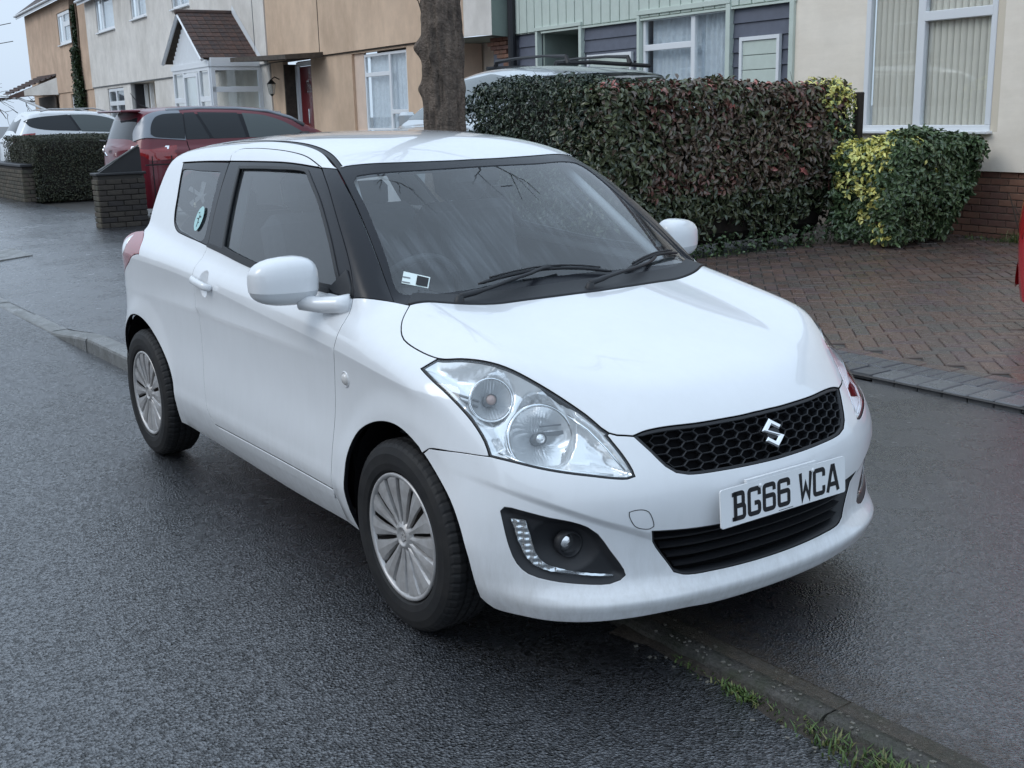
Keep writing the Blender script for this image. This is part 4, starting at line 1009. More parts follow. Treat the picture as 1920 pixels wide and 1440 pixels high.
def seen(b):
    q=Vector((b[0],b[1],.07))-camp; zc_=q.dot(_f); px=960+2156*q.dot(_r)/zc_; py=720+2156*q.dot(_d)/zc_
    vis=-20<px<1940 and py>440 and not(px<1480 or (px<1640 and py>690+ (1640-px)*-.2))
    return (0 if vis else 100)+q.length
blocks.sort(key=seen)
rst=MB()
for k,(x,y,a) in enumerate(blocks):
    grey=y<3.18
    z=.060+random.uniform(-.0025,.0025)
    if k<300:
        me=bm_[5] if a==91 else bm_[4] if grey else bm_[random.choice((0,0,1,1,2,3))]
        o_=bpy.data.objects.new('paver',me); COL.objects.link(o_); o_.parent=dr; o_.location=(x,y,z-.0); o_.rotation_euler=(random.uniform(-.006,.006),random.uniform(-.006,.006),math.radians(a+random.uniform(-.6,.6)))
    else:
        rst.box((x,y,z),(.194,.094,.06),Matrix.Rotation(math.radians(a),4,'Z')) if False else None
R2={a:Matrix.Rotation(math.radians(a),4,'Z') for a in(0,45,90,91,135)}
cols=[MB() for _ in range(5)]
for k,(x,y,a) in enumerate(blocks[300:]):
    z=.060+random.uniform(-.003,.003); mb=cols[4 if y<3.18 else random.choice((0,0,1,1,2,3))]
    M_=R2[a]; b=len(mb.v); e=.006
    for (sx_,sy_,zz) in((-.098,-.048,0),(.098,-.048,0),(.098,.048,0),(-.098,.048,0)):
        sy_*=1.5 if a==91 else 1
        q=M_@Vector((sx_,sy_,0)); mb.v.append((x+q.x,y+q.y,z-.0))
    for (sx_,sy_) in((-.098+e,-.048+e),(.098-e,-.048+e),(.098-e,.048-e),(-.098+e,.048-e)):
        sy_*=1.5 if a==91 else 1
        q=M_@Vector((sx_,sy_,0)); mb.v.append((x+q.x,y+q.y,z+.03))
    mb.f+=[(b+4,b+5,b+6,b+7)]+[(b+i,b+(i+1)%4,b+4+(i+1)%4,b+4+i) for i in range(4)]
allm=MB(); mi=[]
for k,mb in enumerate(cols): 
    allm.add(mb.v,mb.f); mi+=[k]*len(mb.f)
o_=mesh('far_pavers',allm.v,allm.f,B_mats[0],dr); 
for mt in B_mats[1:]+[B_grey]: o_.data.materials.append(mt)
o_.data.polygons.foreach_set('material_index',mi); tag(o_,kind='stuff')
# grass and debris in the kerb joint
M_grass=[mat('grass_%d'%i,c,rough=.45,spec=.4) for i,c in enumerate([(.085,.13,.035),(.055,.095,.028),(.15,.15,.06)])]
def blades(name,spots,hgt,label,cat,wd=.0035):
    V=[];Fc=[];mi=[]
    for (x,y,z,d) in spots:
        a=random.uniform(0,6.28); h=hgt*random.uniform(.35,1.1)*d; ln=random.uniform(.2,1.0)*h
        dx,dy=math.cos(a),math.sin(a); nx,ny=-dy*wd,dx*wd; b=len(V)
        for t,wk in((0,1),(.5,.9),(1,.08)):
            cx=x+dx*ln*t*t; cy=y+dy*ln*t*t; cz=z+h*(t-.25*t*t)
            V+=[(cx-nx*wk,cy-ny*wk,cz),(cx+nx*wk,cy+ny*wk,cz)]
        Fc+=[(b,b+1,b+3,b+2),(b+2,b+3,b+5,b+4)]; k=random.choice((0,0,1,1,2)); mi+=[k,k]
    ob=mesh(name,V,Fc,M_grass[0]); ob.data.materials.append(M_grass[1]); ob.data.materials.append(M_grass[2]); ob.data.polygons.foreach_set('material_index',mi)
    return tag(ob,label,cat,kind='stuff')
sp=[]
for _ in range(3600):
    x=random.uniform(1.85,3.2); d=float(sstep(2.2,2.75,x))
    clump=.5+.5*math.sin(x*23)*math.sin(x*9+1)
    if random.random()>.10+.9*d*max(.35,clump) and not(abs(x-2.13)<.07 and random.random()<.5): continue
    sp.append((x,yk(x)-.01-abs(random.gauss(0,.022+.03*d)),-.022,.5+.6*d))
blades('grass_tuft',sp,.052,'straggly wet grass growing in the kerb joint at lower right','grass',.0028)
M_soil=mat('gutter_silt',(.035,.028,.022),rough=.7,noise=50,var=.5,bump=(90,1,.006))
V=[];Fc=[];n=90
for i in range(n+1):
    x=1.6+1.8*i/n; wd_=.035+.03*math.sin(x*13)*math.sin(x*5)+.05*float(sstep(2.1,2.7,x)); 
    for (yy_,zz) in((.012,-.006),(-.4*wd_,-.010),(-wd_,-.0255)): V.append((x,yk(x)+yy_,zz+.003*math.sin(x*40+yy_*90)))
for i in range(n):
    for q in range(2): Fc.append((i*3+q,i*3+q+1,(i+1)*3+q+1,(i+1)*3+q))
tag(mesh('gutter_silt',V,Fc,M_soil,smooth=True),kind='stuff',label='dark silt along the kerb foot',cat='soil')
def dirt_film(name,col,xr_,fall,sc):
    m=bpy.data.materials.new(name); m.use_nodes=True; nt=m.node_tree; p=nt.nodes['Principled BSDF']; L=nt.links.new; p.inputs['Base Color'].default_value=(*col,1); p.inputs['Roughness'].default_value=.6
    tc=N_(nt,'ShaderNodeTexCoord'); nz=N_(nt,'ShaderNodeTexNoise',Scale=sc,Detail=9,Roughness=.72); L(tc.outputs['Object'],nz.inputs['Vector'])
    sp=N_(nt,'ShaderNodeSeparateXYZ'); L(tc.outputs['Object'],sp.inputs[0]); mr=N_(nt,'ShaderNodeMapRange'); mr.inputs[1].default_value=fall[0]; mr.inputs[2].default_value=fall[1]; mr.inputs[3].default_value=.26; mr.inputs[4].default_value=-.25; L(sp.outputs['Y'],mr.inputs[0])
    a=N_(nt,'ShaderNodeMath',operation='ADD'); L(nz.outputs['Fac'],a.inputs[0]); L(mr.outputs[0],a.inputs[1]); r=N_(nt,'ShaderNodeMapRange'); r.inputs[1].default_value=.44; r.inputs[2].default_value=.78; r.inputs[3].default_value=0; r.inputs[4].default_value=.5; L(a.outputs[0],r.inputs[0]); L(r.outputs[0],p.inputs['Alpha']); return m
V=[];Fc=[];n=40
for i in range(n+1):
    x=1.3+3*i/n
    for yy_ in(.05,.128,.25,.45,.7): V.append((x,yk(x)+yy_,pavz(x,yk(x)+max(yy_,.13))+.0055))
for i in range(n):
    for q in range(4): Fc.append((i*5+q,i*5+q+1,(i+1)*5+q+1,(i+1)*5+q))
tag(mesh('silt_film',V,Fc,dirt_film('brown_silt_film',(.075,.058,.042),None,(-.24,.22),26),smooth=True),'brown silt washed over the kerb and footway edge','silt',kind='stuff')
mb=MB()
for _ in range(170):
    x=random.uniform(1.7,3.1); y=yk(x)+random.gauss(.02,.06); s_=random.uniform(.002,.006); z=(hk(x) if y>yk(x) else -.022)+.002
    mb.box((x,y,z),(s_*2,s_*1.3,s_*.7),Matrix.Rotation(random.uniform(0,3),4,'Z'))
tag(mb.build('grit',mat('pale_grit',(.15,.14,.12),rough=.6)),'scattered grit on the kerb and footway edge','grit',kind='stuff')
# ================================================================ the row of houses; local x along the front (away from camera), y towards the street
P0h=(-3.05,9.09,.1-.1)
M_cream=mat('cream_render',(.88,.80,.69),rough=.85,noise=2.5,var=.06,bump=(160,.35,.004),stain=((.7,.7,3),(.66,.58,.47),.45))
M_cream2=mat('cream_reveal',(.70,.62,.50),rough=.8)
M_orange=mat('orange_buff_render',(.68,.50,.36),rough=.85,noise=1.5,var=.10,bump=(120,.3,.004),stain=((1.1,1.1,.55),(.40,.28,.19),.6))
M_orange2=mat('far_orange_render',(.60,.43,.31),rough=.85,noise=1.2,var=.14,bump=(100,.3,.005),stain=((.8,.8,.5),(.36,.24,.17),.7))
M_pinkr=mat('pink_reveal',(.72,.56,.45),rough=.8,noise=4,var=.08)
M_whiter=mat('off_white_roughcast',(.76,.72,.67),rough=.9,noise=2,var=.10,bump=(90,.5,.01),stain=((.8,.8,.5),(.47,.44,.39),.6))
M_green=mat('sage_green_boards',(.55,.62,.56),rough=.6,noise=6,var=.05)
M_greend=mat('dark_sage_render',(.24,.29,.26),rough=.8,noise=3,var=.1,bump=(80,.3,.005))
M_slate=mat('slate_blue_lap_boards',(.10,.11,.145),rough=.5,noise=8,var=.10)
M_upvc=mat('white_window_frame',(.76,.78,.80),rough=.3,spec=.5)
M_brickp=[mat('plinth_brick_%d'%i,c,rough=.8,noise=25,var=.2,bump=(120,.4,.003),stain=(6,(.12,.10,.07),.5)) for i,c in enumerate([(.20,.095,.065),(.24,.12,.08),(.17,.085,.065)])]
M_mortar=mat('mortar',(.22,.19,.16),rough=.9,noise=30,var=.2)
M_pane=glassmat('house_glass',(.95,.97,.97),extra=.0)
M_net=mat('net_curtain',(.70,.74,.80),rough=.9,noise=12,var=.12)
M_blind=mat('vertical_blind',(.86,.78,.68),rough=.85,noise=5,var=.04)
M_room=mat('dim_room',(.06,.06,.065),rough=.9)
M_tiled=[mat('roof_tile_%d'%i,c,rough=.7,noise=15,var=.35,bump=(60,.5,.006),stain=(2.5,(.16,.075,.05),.5)) for i,c in enumerate([(.055,.038,.034),(.075,.045,.038),(.045,.034,.034)])]
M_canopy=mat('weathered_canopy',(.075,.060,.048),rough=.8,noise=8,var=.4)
M_redd=mat('dark_red_door',(.16,.015,.02),rough=.3,coat=.4)
def house(name,label,s0): 
    u=Vector((math.cos(math.radians(176)),math.sin(math.radians(176)),0))
    h=thing(name,label,'house',(P0h[0]+u.x*s0,P0h[1]+u.y*s0,0),math.radians(176)); return h
def shift(ob,s0): return ob
def wall(name,par,x0,x1,z0,z1,y,holes,m,depth=.12,thick=True):
    """front face at local y with rectangular openings and their reveals"""
    xs=sorted({x0,x1,*[q for h in holes for q in h[:2]]}); zs=sorted({z0,z1,*[q for h in holes for q in h[2:]]})
    mb=MB()
    def hole(cx,cz): return any(h[0]<cx<h[1] and h[2]<cz<h[3] for h in holes)
    # subdivide is not needed: flat cells
    for i in range(len(xs)-1):
        for j in range(len(zs)-1):
            if hole((xs[i]+xs[i+1])/2,(zs[j]+zs[j+1])/2): continue
            mb.add([(xs[i],y,zs[j]),(xs[i+1],y,zs[j]),(xs[i+1],y,zs[j+1]),(xs[i],y,zs[j+1])],[(0,3,2,1)])
    for (a,b,c,d) in holes:
        y2=y-depth
        mb.add([(a,y,c),(b,y,c),(b,y,d),(a,y,d),(a,y2,c),(b,y2,c),(b,y2,d),(a,y2,d)],[(0,1,5,4),(1,2,6,5),(2,3,7,6),(3,0,4,7)])
    if thick:
        y2=y-.25
        mb.add([(x0,y,z0),(x1,y,z0),(x1,y,z1),(x0,y,z1),(x0,y2,z0),(x1,y2,z0),(x1,y2,z1),(x0,y2,z1)],[(0,4,5,1),(1,5,6,2),(2,6,7,3),(3,7,4,0)])
    return mb.build(name,m,par)
def window(par,x0,x1,z0,z1,y,fw=.055,vert=(),horiz=(),inside='net',sill=True,dep=.06,slats=0,nm='window'):
    """vert: x of mullions; horiz: (xa,xb,z) transoms"""
    mb=MB(); yc=y-dep/2
    mb.box(((x0+x1)/2,yc,z1-fw/2),(x1-x0,dep,fw),bev=.006).box(((x0+x1)/2,yc,z0+fw/2),(x1-x0,dep,fw),bev=.006)
    for xx in(x0+fw/2,x1-fw/2): mb.box((xx,yc+.001,(z0+z1)/2),(fw,dep,z1-z0-2*fw),bev=.006)
    for v in vert: mb.box((v,yc+.003,(z0+z1)/2),(fw*1.5,dep,z1-z0-2*fw+.01),bev=.006)
    for (a,b,z) in horiz:
        mb.box(((a+b)/2,yc+.005,z),(b-a,dep,fw*1.5),bev=.006)
    fr=mb.build(nm,M_upvc,par)
    if sill: MB().box(((x0+x1)/2,y+.035,z0-.03),(x1-x0+.12,.17,.05),bev=.01).build('sill',M_upvc,fr)
    # glass panes, one for every light
    cols_=[x0+fw]+sorted(vert)+[x1-fw]
    for i in range(len(cols_)-1):
        a,b=cols_[i],cols_[i+1]; zz=[z0+fw]+sorted(h[2] for h in horiz if h[0]<(a+b)/2<h[1])+[z1-fw]
        for j in range(len(zz)-1):
            MB().box(((a+b)/2,y-dep*.6,(zz[j]+zz[j+1])/2),(b-a-.004,.006,zz[j+1]-zz[j]-.004)).build('pane',M_pane,fr)
            # trickle vent / inner bead
    if inside=='net':
        V=[];Fc=[];n=int((x1-x0)/.02)
        for i in range(n+1):
            x=x0+.03+(x1-x0-.06)*i/n; d=.025*math.sin(i*1.1)+.012*math.sin(i*.43+1)
            V+=[(x,y-.16+d,z0+.03),(x,y-.16+d*.8,z1-.03)]
        for i in range(n): Fc.append((2*i,2*i+1,2*i+3,2*i+2))
        mesh('net_curtain',V,Fc,M_net,fr,smooth=True)
    if inside=='blind':
        n=slats
        for i in range(n):
            x=x0+.08+(x1-x0-.16)*(i+.5)/n
            sb=MB(); hz=(z1-z0-.10)/2; ra=Matrix.Rotation(math.radians(32+4*math.sin(i*3.3)),4,'Z')
            for t in np.linspace(-1,1,7):
                for zz in(-hz,hz): sb.v.append(tuple(ra@Vector((.052*t,.020*(1-t*t),zz))))
            for t in range(6): sb.f.append((2*t,2*t+2,2*t+3,2*t+1))
            o_=sb.build('blind_slat',M_blind,fr,True); o_.location=(x,y-.115,(z0+z1)/2)
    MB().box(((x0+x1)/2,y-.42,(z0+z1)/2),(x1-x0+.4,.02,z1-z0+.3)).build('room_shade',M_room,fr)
    return fr
def roof(par,x0,x1,z,rise,y0,depth,m):
    V=[(x0,y0,z),(x1,y0,z),(x1,y0-depth,z+rise),(x0,y0-depth,z+rise)]
    mb=MB(); mb.add(V+[(q[0],q[1],q[2]-.12) for q in V],[(0,3,2,1),(4,5,6,7),(0,1,5,4),(2,3,7,6),(1,2,6,5),(3,0,4,7)])
    V2=[(x0,y0-depth,z+rise),(x1,y0-depth,z+rise),(x1,y0-2*depth,z),(x0,y0-2*depth,z)]
    mb.add(V2,[(0,3,2,1)])
    mb.build('roof',m,par)
    MB().box(((x0+x1)/2,y0-.02,z-.15),(x1-x0,.03,.16)).build('fascia',M_upvc,par)
    MB().tube([(x0,y0+.05,z-.09),(x1,y0+.05,z-.09)],.055,8).build('gutter',M_upvc,par)
# ---- A cream house
A=house('house','cream rendered house above a red brick plinth, at the right behind the yellow-green bush',0)
wall('wall',A,-6,3.25,.80,5.4,0,[(.16,2.05,1.22,2.90)],M_cream,depth=.10)
MB().box((-6.0+.0,-3,3),(.2,6,5)).build('end_wall',M_cream,A)
for i,(a,b) in enumerate([(.16,.25)]): MB().box((.205,-.03,2.06),(.088,.06,1.68)).build('reveal_strip',M_cream2,A)
wA=window(A,.25,2.045,1.225,2.90,.012,fw=.07,vert=(1.235,),horiz=((.30,1.20,2.485),),inside='blind',slats=19,sill=False,dep=.08)
MB().box((1.15,.045,1.215),(1.86,.11,.035),bev=.008).build('sill',M_upvc,wA)
wall('plinth_backing',A,-6,3.25,-.1,.80,-.055,[],M_mortar,thick=False)
bb=MB().box((0,0,0),(.215,.10,.065),bev=.004); bme=[]
for mt in M_brickp:
    me=bpy.data.meshes.new('brick'); me.from_pydata(bb.v,[],bb.f); me.materials.append(mt); me.update(); bme.append(me)
for r_ in range(11):
    for c_ in range(17):
        x=-1.35+c_*.225+(r_%2)*.1125; z=.765-r_*.075
        o_=bpy.data.objects.new('brick',random.choice(bme)); COL.objects.link(o_); o_.parent=A; o_.location=(x,-.088+random.uniform(-.002,.002),z); 
mbk=MB()
for r_ in range(11):
    for c_ in list(range(-20,0)): mbk.box((-1.35+c_*.225+(r_%2)*.1125,-.088,.765-r_*.075),(.215,.10,.065))
tag(mbk.build('bricks_beyond',M_brickp[0],A),kind='stuff')
window(A,.4,1.9,3.7,4.9,.012,fw=.07,vert=(1.15,),inside='net')
roof(A,-6.2,3.25,5.45,2.3,.35,3.5,M_tiled[0])
# ---- B green house
Bh=house('house','sage green and slate blue boarded house behind the hedge and silver car',0)
wall('wall',Bh,3.25,10.95,-.1,5.4,-.06,[(4.51,6.44,1.2,2.88),(8.05,9.31,-.1,2.86)],M_slate,depth=.9)
mbm=bpy.data.meshes.new('x')
def boardrow(x0,x1,z,h=.19,m=M_slate,par=Bh,nm='lap_board',y=-.055):
    mb=MB(); mb.add([(x0,y,z),(x1,y,z),(x1,y,z+h),(x0,y,z+h),(x0,y+.034,z),(x1,y+.034,z),(x1,y+.010,z+h-.004),(x0,y+.010,z+h-.004)],[(4,5,1,0),(7,6,5,4)[::-1],(5,6,2,1),(0,3,7,4),(6,7,3,2)])
    return mb.build(nm,m,par)
for k in range(9):
    z=2.83-.19*(k+1)
    for (a,b) in((3.30,4.42),(6.50,7.98),(9.36,10.0)): boardrow(a,b,z)
# upper boards
wall('upper_wall',Bh,3.25,10.95,2.855,5.4,-.02,[],M_green,depth=.05)
nb=int((10.15-3.30)/.245)
for k in range(nb+1):
    x=3.30+k*.245
    MB().box((x+.1175,-.002,4.12),(.222,.03,2.50),bev=.004).build('board',M_green,Bh)
for (a,b,c,d) in((3.22,3.30,-.1,2.85),(4.42,4.51,-.1,2.90),(6.44,6.50,-.1,2.90),(7.98,8.055,-.1,2.88),(9.30,9.365,-.1,2.88)):
    MB().box(((a+b)/2,-.01,(c+d)/2),(b-a,.10,d-c),bev=.004).build('trim',M_green,Bh)
MB().box((5.47,-.01,2.94),(2.08,.10,.07),bev=.004).build('trim',M_green,Bh)
MB().box((8.675,-.005,2.90),(1.40,.11,.06),bev=.004).build('trim',M_green,Bh)
MB().box((6.2,-.012,2.842),(6.0,.075,.028)).build('drip_strip',M_green,Bh)
window(Bh,4.52,6.43,1.2,2.875,-.03,fw=.06,vert=(5.27,),horiz=((5.3,6.4,2.43),),inside='net')
for (a,b,z1_) in((3.48,4.24,2.45),(6.66,7.84,2.40)):
    f_=MB().box(((a+b)/2,.0,z1_-.025),(b-a,.05,.05)).box((a+.025,.0,z1_-.5),(.05,.05,.9)).box((b-.025,.0,z1_-.5),(.05,.05,.9)).build('panel_frame',M_upvc,Bh)
    for k in range(5): MB().box(((a+b)/2,-.008,z1_-.05-.19*(k+.5)),(b-a-.1,.022,.182),bev=.004).build('panel_board',M_green,f_)
# door recess: side wall, white door
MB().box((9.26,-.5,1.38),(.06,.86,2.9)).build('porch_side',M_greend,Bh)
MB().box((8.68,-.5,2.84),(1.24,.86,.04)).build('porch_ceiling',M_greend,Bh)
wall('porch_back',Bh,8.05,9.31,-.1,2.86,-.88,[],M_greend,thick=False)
MB().box((8.62,-.84,1.25),(.92,.05,2.5),bev=.01).build('door',M_upvc,Bh); MB().box((8.62,-.81,1.9),(.46,.02,1.1)).build('door_pane',M_greend,Bh)
MB().tube([(10.09,.06,-.1),(10.09,.06,5.3)],.075,10).build('downpipe',mat('black_pipe',(.015,.016,.02),rough=.4),Bh)
window(Bh,4.6,6.2,3.7,4.9,.03,fw=.06,vert=(5.4,),inside='net')
roof(Bh,3.25,10.95,5.45,2.3,.35,3.5,M_tiled[1])
# ---- C orange house (its front stands .4 m forward)
Ch=house('house','orange-buff rendered house with a dark red door under a flat canopy',0)
O=.4
wall('upper_wall',Ch,11.19,21.68,2.92,5.4,O+.03,[],M_orange,depth=.05)
wall('upper_wall',Ch,10.72,11.19,2.885,5.4,O+.02,[],M_whiter,depth=.05,thick=False)
bpy.data.objects['upper_wall'].data.materials[0]=bpy.data.objects['upper_wall'].data.materials[0]
# angled white corner and green return back to the green house
mb=MB(); mb.add([(10.72,O+.02,2.885),(10.24,O-.02,2.865),(10.24,O-.02,5.4),(10.72,O+.02,5.4)],[(0,1,2,3)]); mb.build('corner_render',M_whiter,Ch)
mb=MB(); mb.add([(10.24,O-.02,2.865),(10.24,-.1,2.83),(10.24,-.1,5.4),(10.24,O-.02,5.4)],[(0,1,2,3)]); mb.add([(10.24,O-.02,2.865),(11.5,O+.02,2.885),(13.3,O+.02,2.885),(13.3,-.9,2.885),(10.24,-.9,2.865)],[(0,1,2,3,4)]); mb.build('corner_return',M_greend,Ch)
MB().box((11.30,O+.035,4.15),(.16,.02,2.5)).build('vertical_band',M_pinkr,Ch)
wall('wall',Ch,12.7,21.68,-.1,2.90,O-.03,[(13.70,16.45,1.2,2.86),(18.9,20.80,-.1,2.90)],M_orange,depth=.14)
MB().box((17.2,O-.02,2.907),(9.0,.05,.022)).build('painted_shadow_strip',M_canopy,Ch)  # dark strip painting in the shadow under the projecting upper wall
MB().box((18.14,O+.032,4.15),(.025,.012,2.45)).build('movement_joint',M_canopy,Ch)
# alley beyond the corner
wall('alley_back',Ch,10.3,14.2,-.1,2.88,-.85,[],M_cream,thick=False)
MB().box((12.72,-.2,1.4),(.06,1.2,2.95)).build('alley_side',M_pinkr,Ch)
for k in range(7):
    for c_ in range(3 if k<3 else 2 if k<5 else 1):
        MB().box((10.32+c_*.225+(k%2)*.11,-.12+.0*k,2.82-.075*k),(.215,.34,.065),bev=.004).build('corbel_brick',M_brickp[k%3],Ch)
MB().box((10.28,-.3,1.35),(.16,.3,2.5)).build('brick_return',M_brickp[0],Ch)
for a,b in((13.70,13.80),(15.93,16.45)): MB().box(((a+b)/2,O-.12,2.03),(b-a,.06,1.66)).build('window_reveal',M_pinkr,Ch)
window(Ch,13.80,15.92,1.2,2.82,O-.09,fw=.06,vert=(14.63,),horiz=((14.66,15.9,2.39),(13.82,14.6,1.60)),inside='net')
# door recess
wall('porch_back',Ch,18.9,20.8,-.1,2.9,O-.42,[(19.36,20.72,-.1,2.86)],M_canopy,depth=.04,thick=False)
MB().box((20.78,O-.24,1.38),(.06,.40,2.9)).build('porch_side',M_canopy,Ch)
dfm=MB().box((19.40,O-.36,1.35),(.11,.08,2.9)).box((20.68,O-.36,1.35),(.11,.08,2.9)).box((20.04,O-.36,2.82),(1.2,.08,.10)).build('door_frame',M_upvc,Ch)
dd=MB().box((19.98,O-.38,1.33),(1.04,.05,2.86),bev=.01).build('door',M_redd,Ch)
pts=[(math.cos(a)*.26,math.sin(a)*.30) for a in np.linspace(0,math.pi,10)]
MB().prism([(x,y) for x,y in pts],0,.02,Matrix(((1,0,0,19.98),(0,0,1,O-.352),(0,1,0,2.12),(0,0,0,1)))).build('fanlight',M_pane,dd)
MB().box((19.98,O-.345,1.55),(.06,.03,.35)).build('letterbox',M_chrome,dd)
mb=MB(); mb.add([(17.95,O+.03,2.99),(21.95,O+.03,3.10),(21.95,O+.95,3.05),(17.95,O+.95,2.93),(17.95,O+.03,2.87),(21.95,O+.03,2.96),(21.95,O+.95,2.94),(17.95,O+.95,2.83)],[(0,3,2,1),(4,5,6,7),(3,7,6,2),(0,4,7,3),(1,2,6,5)]); mb.build('canopy',M_canopy,Ch)
lt=thing('lantern','black wall lantern hanging beside the dark red door','lantern',(0,0,0),0); lt.parent=None
_h=math.radians(176); lp=Matrix.Translation((P0h[0],P0h[1],0))@Matrix.Rotation(_h,4,'Z')@Vector((21.10,O+.0,2.32)); lt.location=lp; lt.rotation_euler=(0,0,_h)
M_iron=mat('black_iron',(.012,.012,.013),rough=.45)
MB().tube([(0,-.02,.16),(0,.10,.22),(0,.20,.15)],.014,8).build('bracket',M_iron,lt)
MB().lathe([(.02,.16),(.11,.06),(.125,.05),(.10,.045)],6,Matrix.Translation((0,.2,0))).lathe([(.065,-.20),(.03,-.24),(.001,-.26)],6,Matrix.Translation((0,.2,0))).build('lantern_cap',M_iron,lt)
MB().lathe([(.098,.045),(.064,-.20)],6,Matrix.Translation((0,.2,0))).build('lantern_glass',M_pane,lt)
for k in range(6):
    a=2*math.pi*k/6; MB().tube([(.10*math.cos(a),.2+.10*math.sin(a),.045),(.066*math.cos(a),.2+.066*math.sin(a),-.20)],.006,5).build('lantern_bar',M_iron,lt)
hr=MB().tube([(20.9,O+.1,.5),(20.9,O+.1,1.68),(20.9,O+.5,1.72),(20.9,O+.5,.0)],.03,8); 
hrt=thing('handrail','white tubular handrail beside the dark red front door','handrail',(P0h[0],P0h[1],0),_h); hr.build('rail',M_upvc,hrt)
roof(Ch,10.95,21.68,5.45,2.3,O+.35,3.7,M_tiled[1])
# ---- D white house with tiled gabled porch
Dh=house('house','off-white roughcast house with a tiled gabled porch, left of the orange house',0)
wall('upper_wall',Dh,21.70,43.1,2.90,6.3,O+.06,[(28.23,30.16,4.90,6.0),(33.33,35.45,4.98,6.0),(38.1,41.1,4.90,6.2)],M_whiter,depth=.1)
wall('wall',Dh,21.70,43.1,-.1,2.90,O,[(33.35,36.8,-.1,2.86),(37.95,40.62,1.2,2.78)],M_whiter,depth=.6)
MB().box((32.4,O+.02,2.888),(21.3,.06,.03)).build('painted_shadow_strip',M_lgrey,Dh)  # grey strip, the overhang's shadow line put in as colour
for xx in(22.55,): MB().box((xx,O+.065,4.6),(.025,.012,3.4)).build('movement_joint',M_lgrey,Dh)
window(Dh,28.26,30.13,4.92,6.0,O+.03,fw=.07,vert=(29.2,),inside='net'); window(Dh,33.36,35.42,5.0,6.0,O+.03,fw=.08,vert=(34.5,),inside='net')
window(Dh,38.13,41.07,4.92,6.2,O+.03,fw=.10,vert=(40.0,),inside='net'); window(Dh,37.98,40.58,1.2,2.76,O-.03,fw=.11,vert=(39.3,),horiz=((38,40.55,2.20),),inside='room',sill=False)
wall('recess_back',Dh,33.3,36.9,-.1,2.9,O-.55,[],M_cream,thick=False)
for xx in(33.9,35.6,36.4): MB().box((xx,O-.45,1.38),(.10,.12,2.9)).build('recess_post',M_upvc,Dh)
MB().box((36.55,O-.3,1.38),(.14,.45,2.9)).build('downpipe',mat('dark_pipe',(.02,.02,.025),rough=.5),Dh)
roof(Dh,21.70,43.1,6.35,2.5,O+.35,3.7,M_tiled[1])
# porch
px0,px1,pf=22.38,25.85,1.75
ww=.07
def pframe(par,p,q,zb,zt,verts,hz,nm):
    """glazed frame between plan points p and q"""
    p=Vector((p[0],p[1],0));q=Vector((q[0],q[1],0)); d=q-p; L_=d.length; a=math.atan2(d.y,d.x)
    Mf=Matrix.Translation(p)@Matrix.Rotation(a,4,'Z')
    mb=MB()
    def bx(c,dm):
        m2=MB().box((0,0,0),dm,bev=.006); mb.add([Mf@(Vector(v)+Vector(c)) for v in m2.v],m2.f)
    bx((L_/2,0,zb+.05),(L_,.08,.10)); bx((L_/2,0,zt-.05),(L_,.08,.10))
    for v in [.05]+[x*L_ for x in verts]+[L_-.05]: bx((v,.002,(zb+zt)/2),(.11,.084,zt-zb-.16))
    for (a_,b_,z) in hz: bx(((a_+b_)/2*L_,.004,z),((b_-a_)*L_,.088,.14))
    f_=mb.build(nm,M_upvc,par)
    g=MB().box((L_/2,0,(zb+zt)/2),(L_-.1,.01,zt-zb-.1)); MB().add([Mf@Vector(v) for v in g.v],g.f).build('pane',M_pane,f_)
    return f_
MB().box(((px0+px1)/2,(O+pf)/2+.0,.45),(px1-px0,pf-O,1.1)).build('porch_base',M_whiter,Dh)
pframe(Dh,(px0,pf),(px0,O+.0),1.0,2.86,(),((0,1,2.28),),'porch_side_window')
MB().box((px0,(pf+O)/2,2.97),(.14,pf-O,.22)).build('porch_beam',M_upvc,Dh)
MB().box(((px0+px1)/2,pf,2.93),(px1-px0+.1,.14,.14)).build('porch_beam',M_upvc,Dh)
pframe(Dh,(px0,pf),(px1,pf),.9,2.87,(.27,.70),((.0,.27,2.05),(.70,1,2.05)),'porch_front_window')
MB().box((px0+1.70,pf+.03,1.85),(.95,.05,2.0),bev=.01).build('porch_door_frame',M_upvc,Dh) if False else None
pframe(Dh,(px0+1.02,pf+.03),(px0+2.35,pf+.03),.5,2.74,(),(),'porch_door')
apx,apz=24.3,4.33
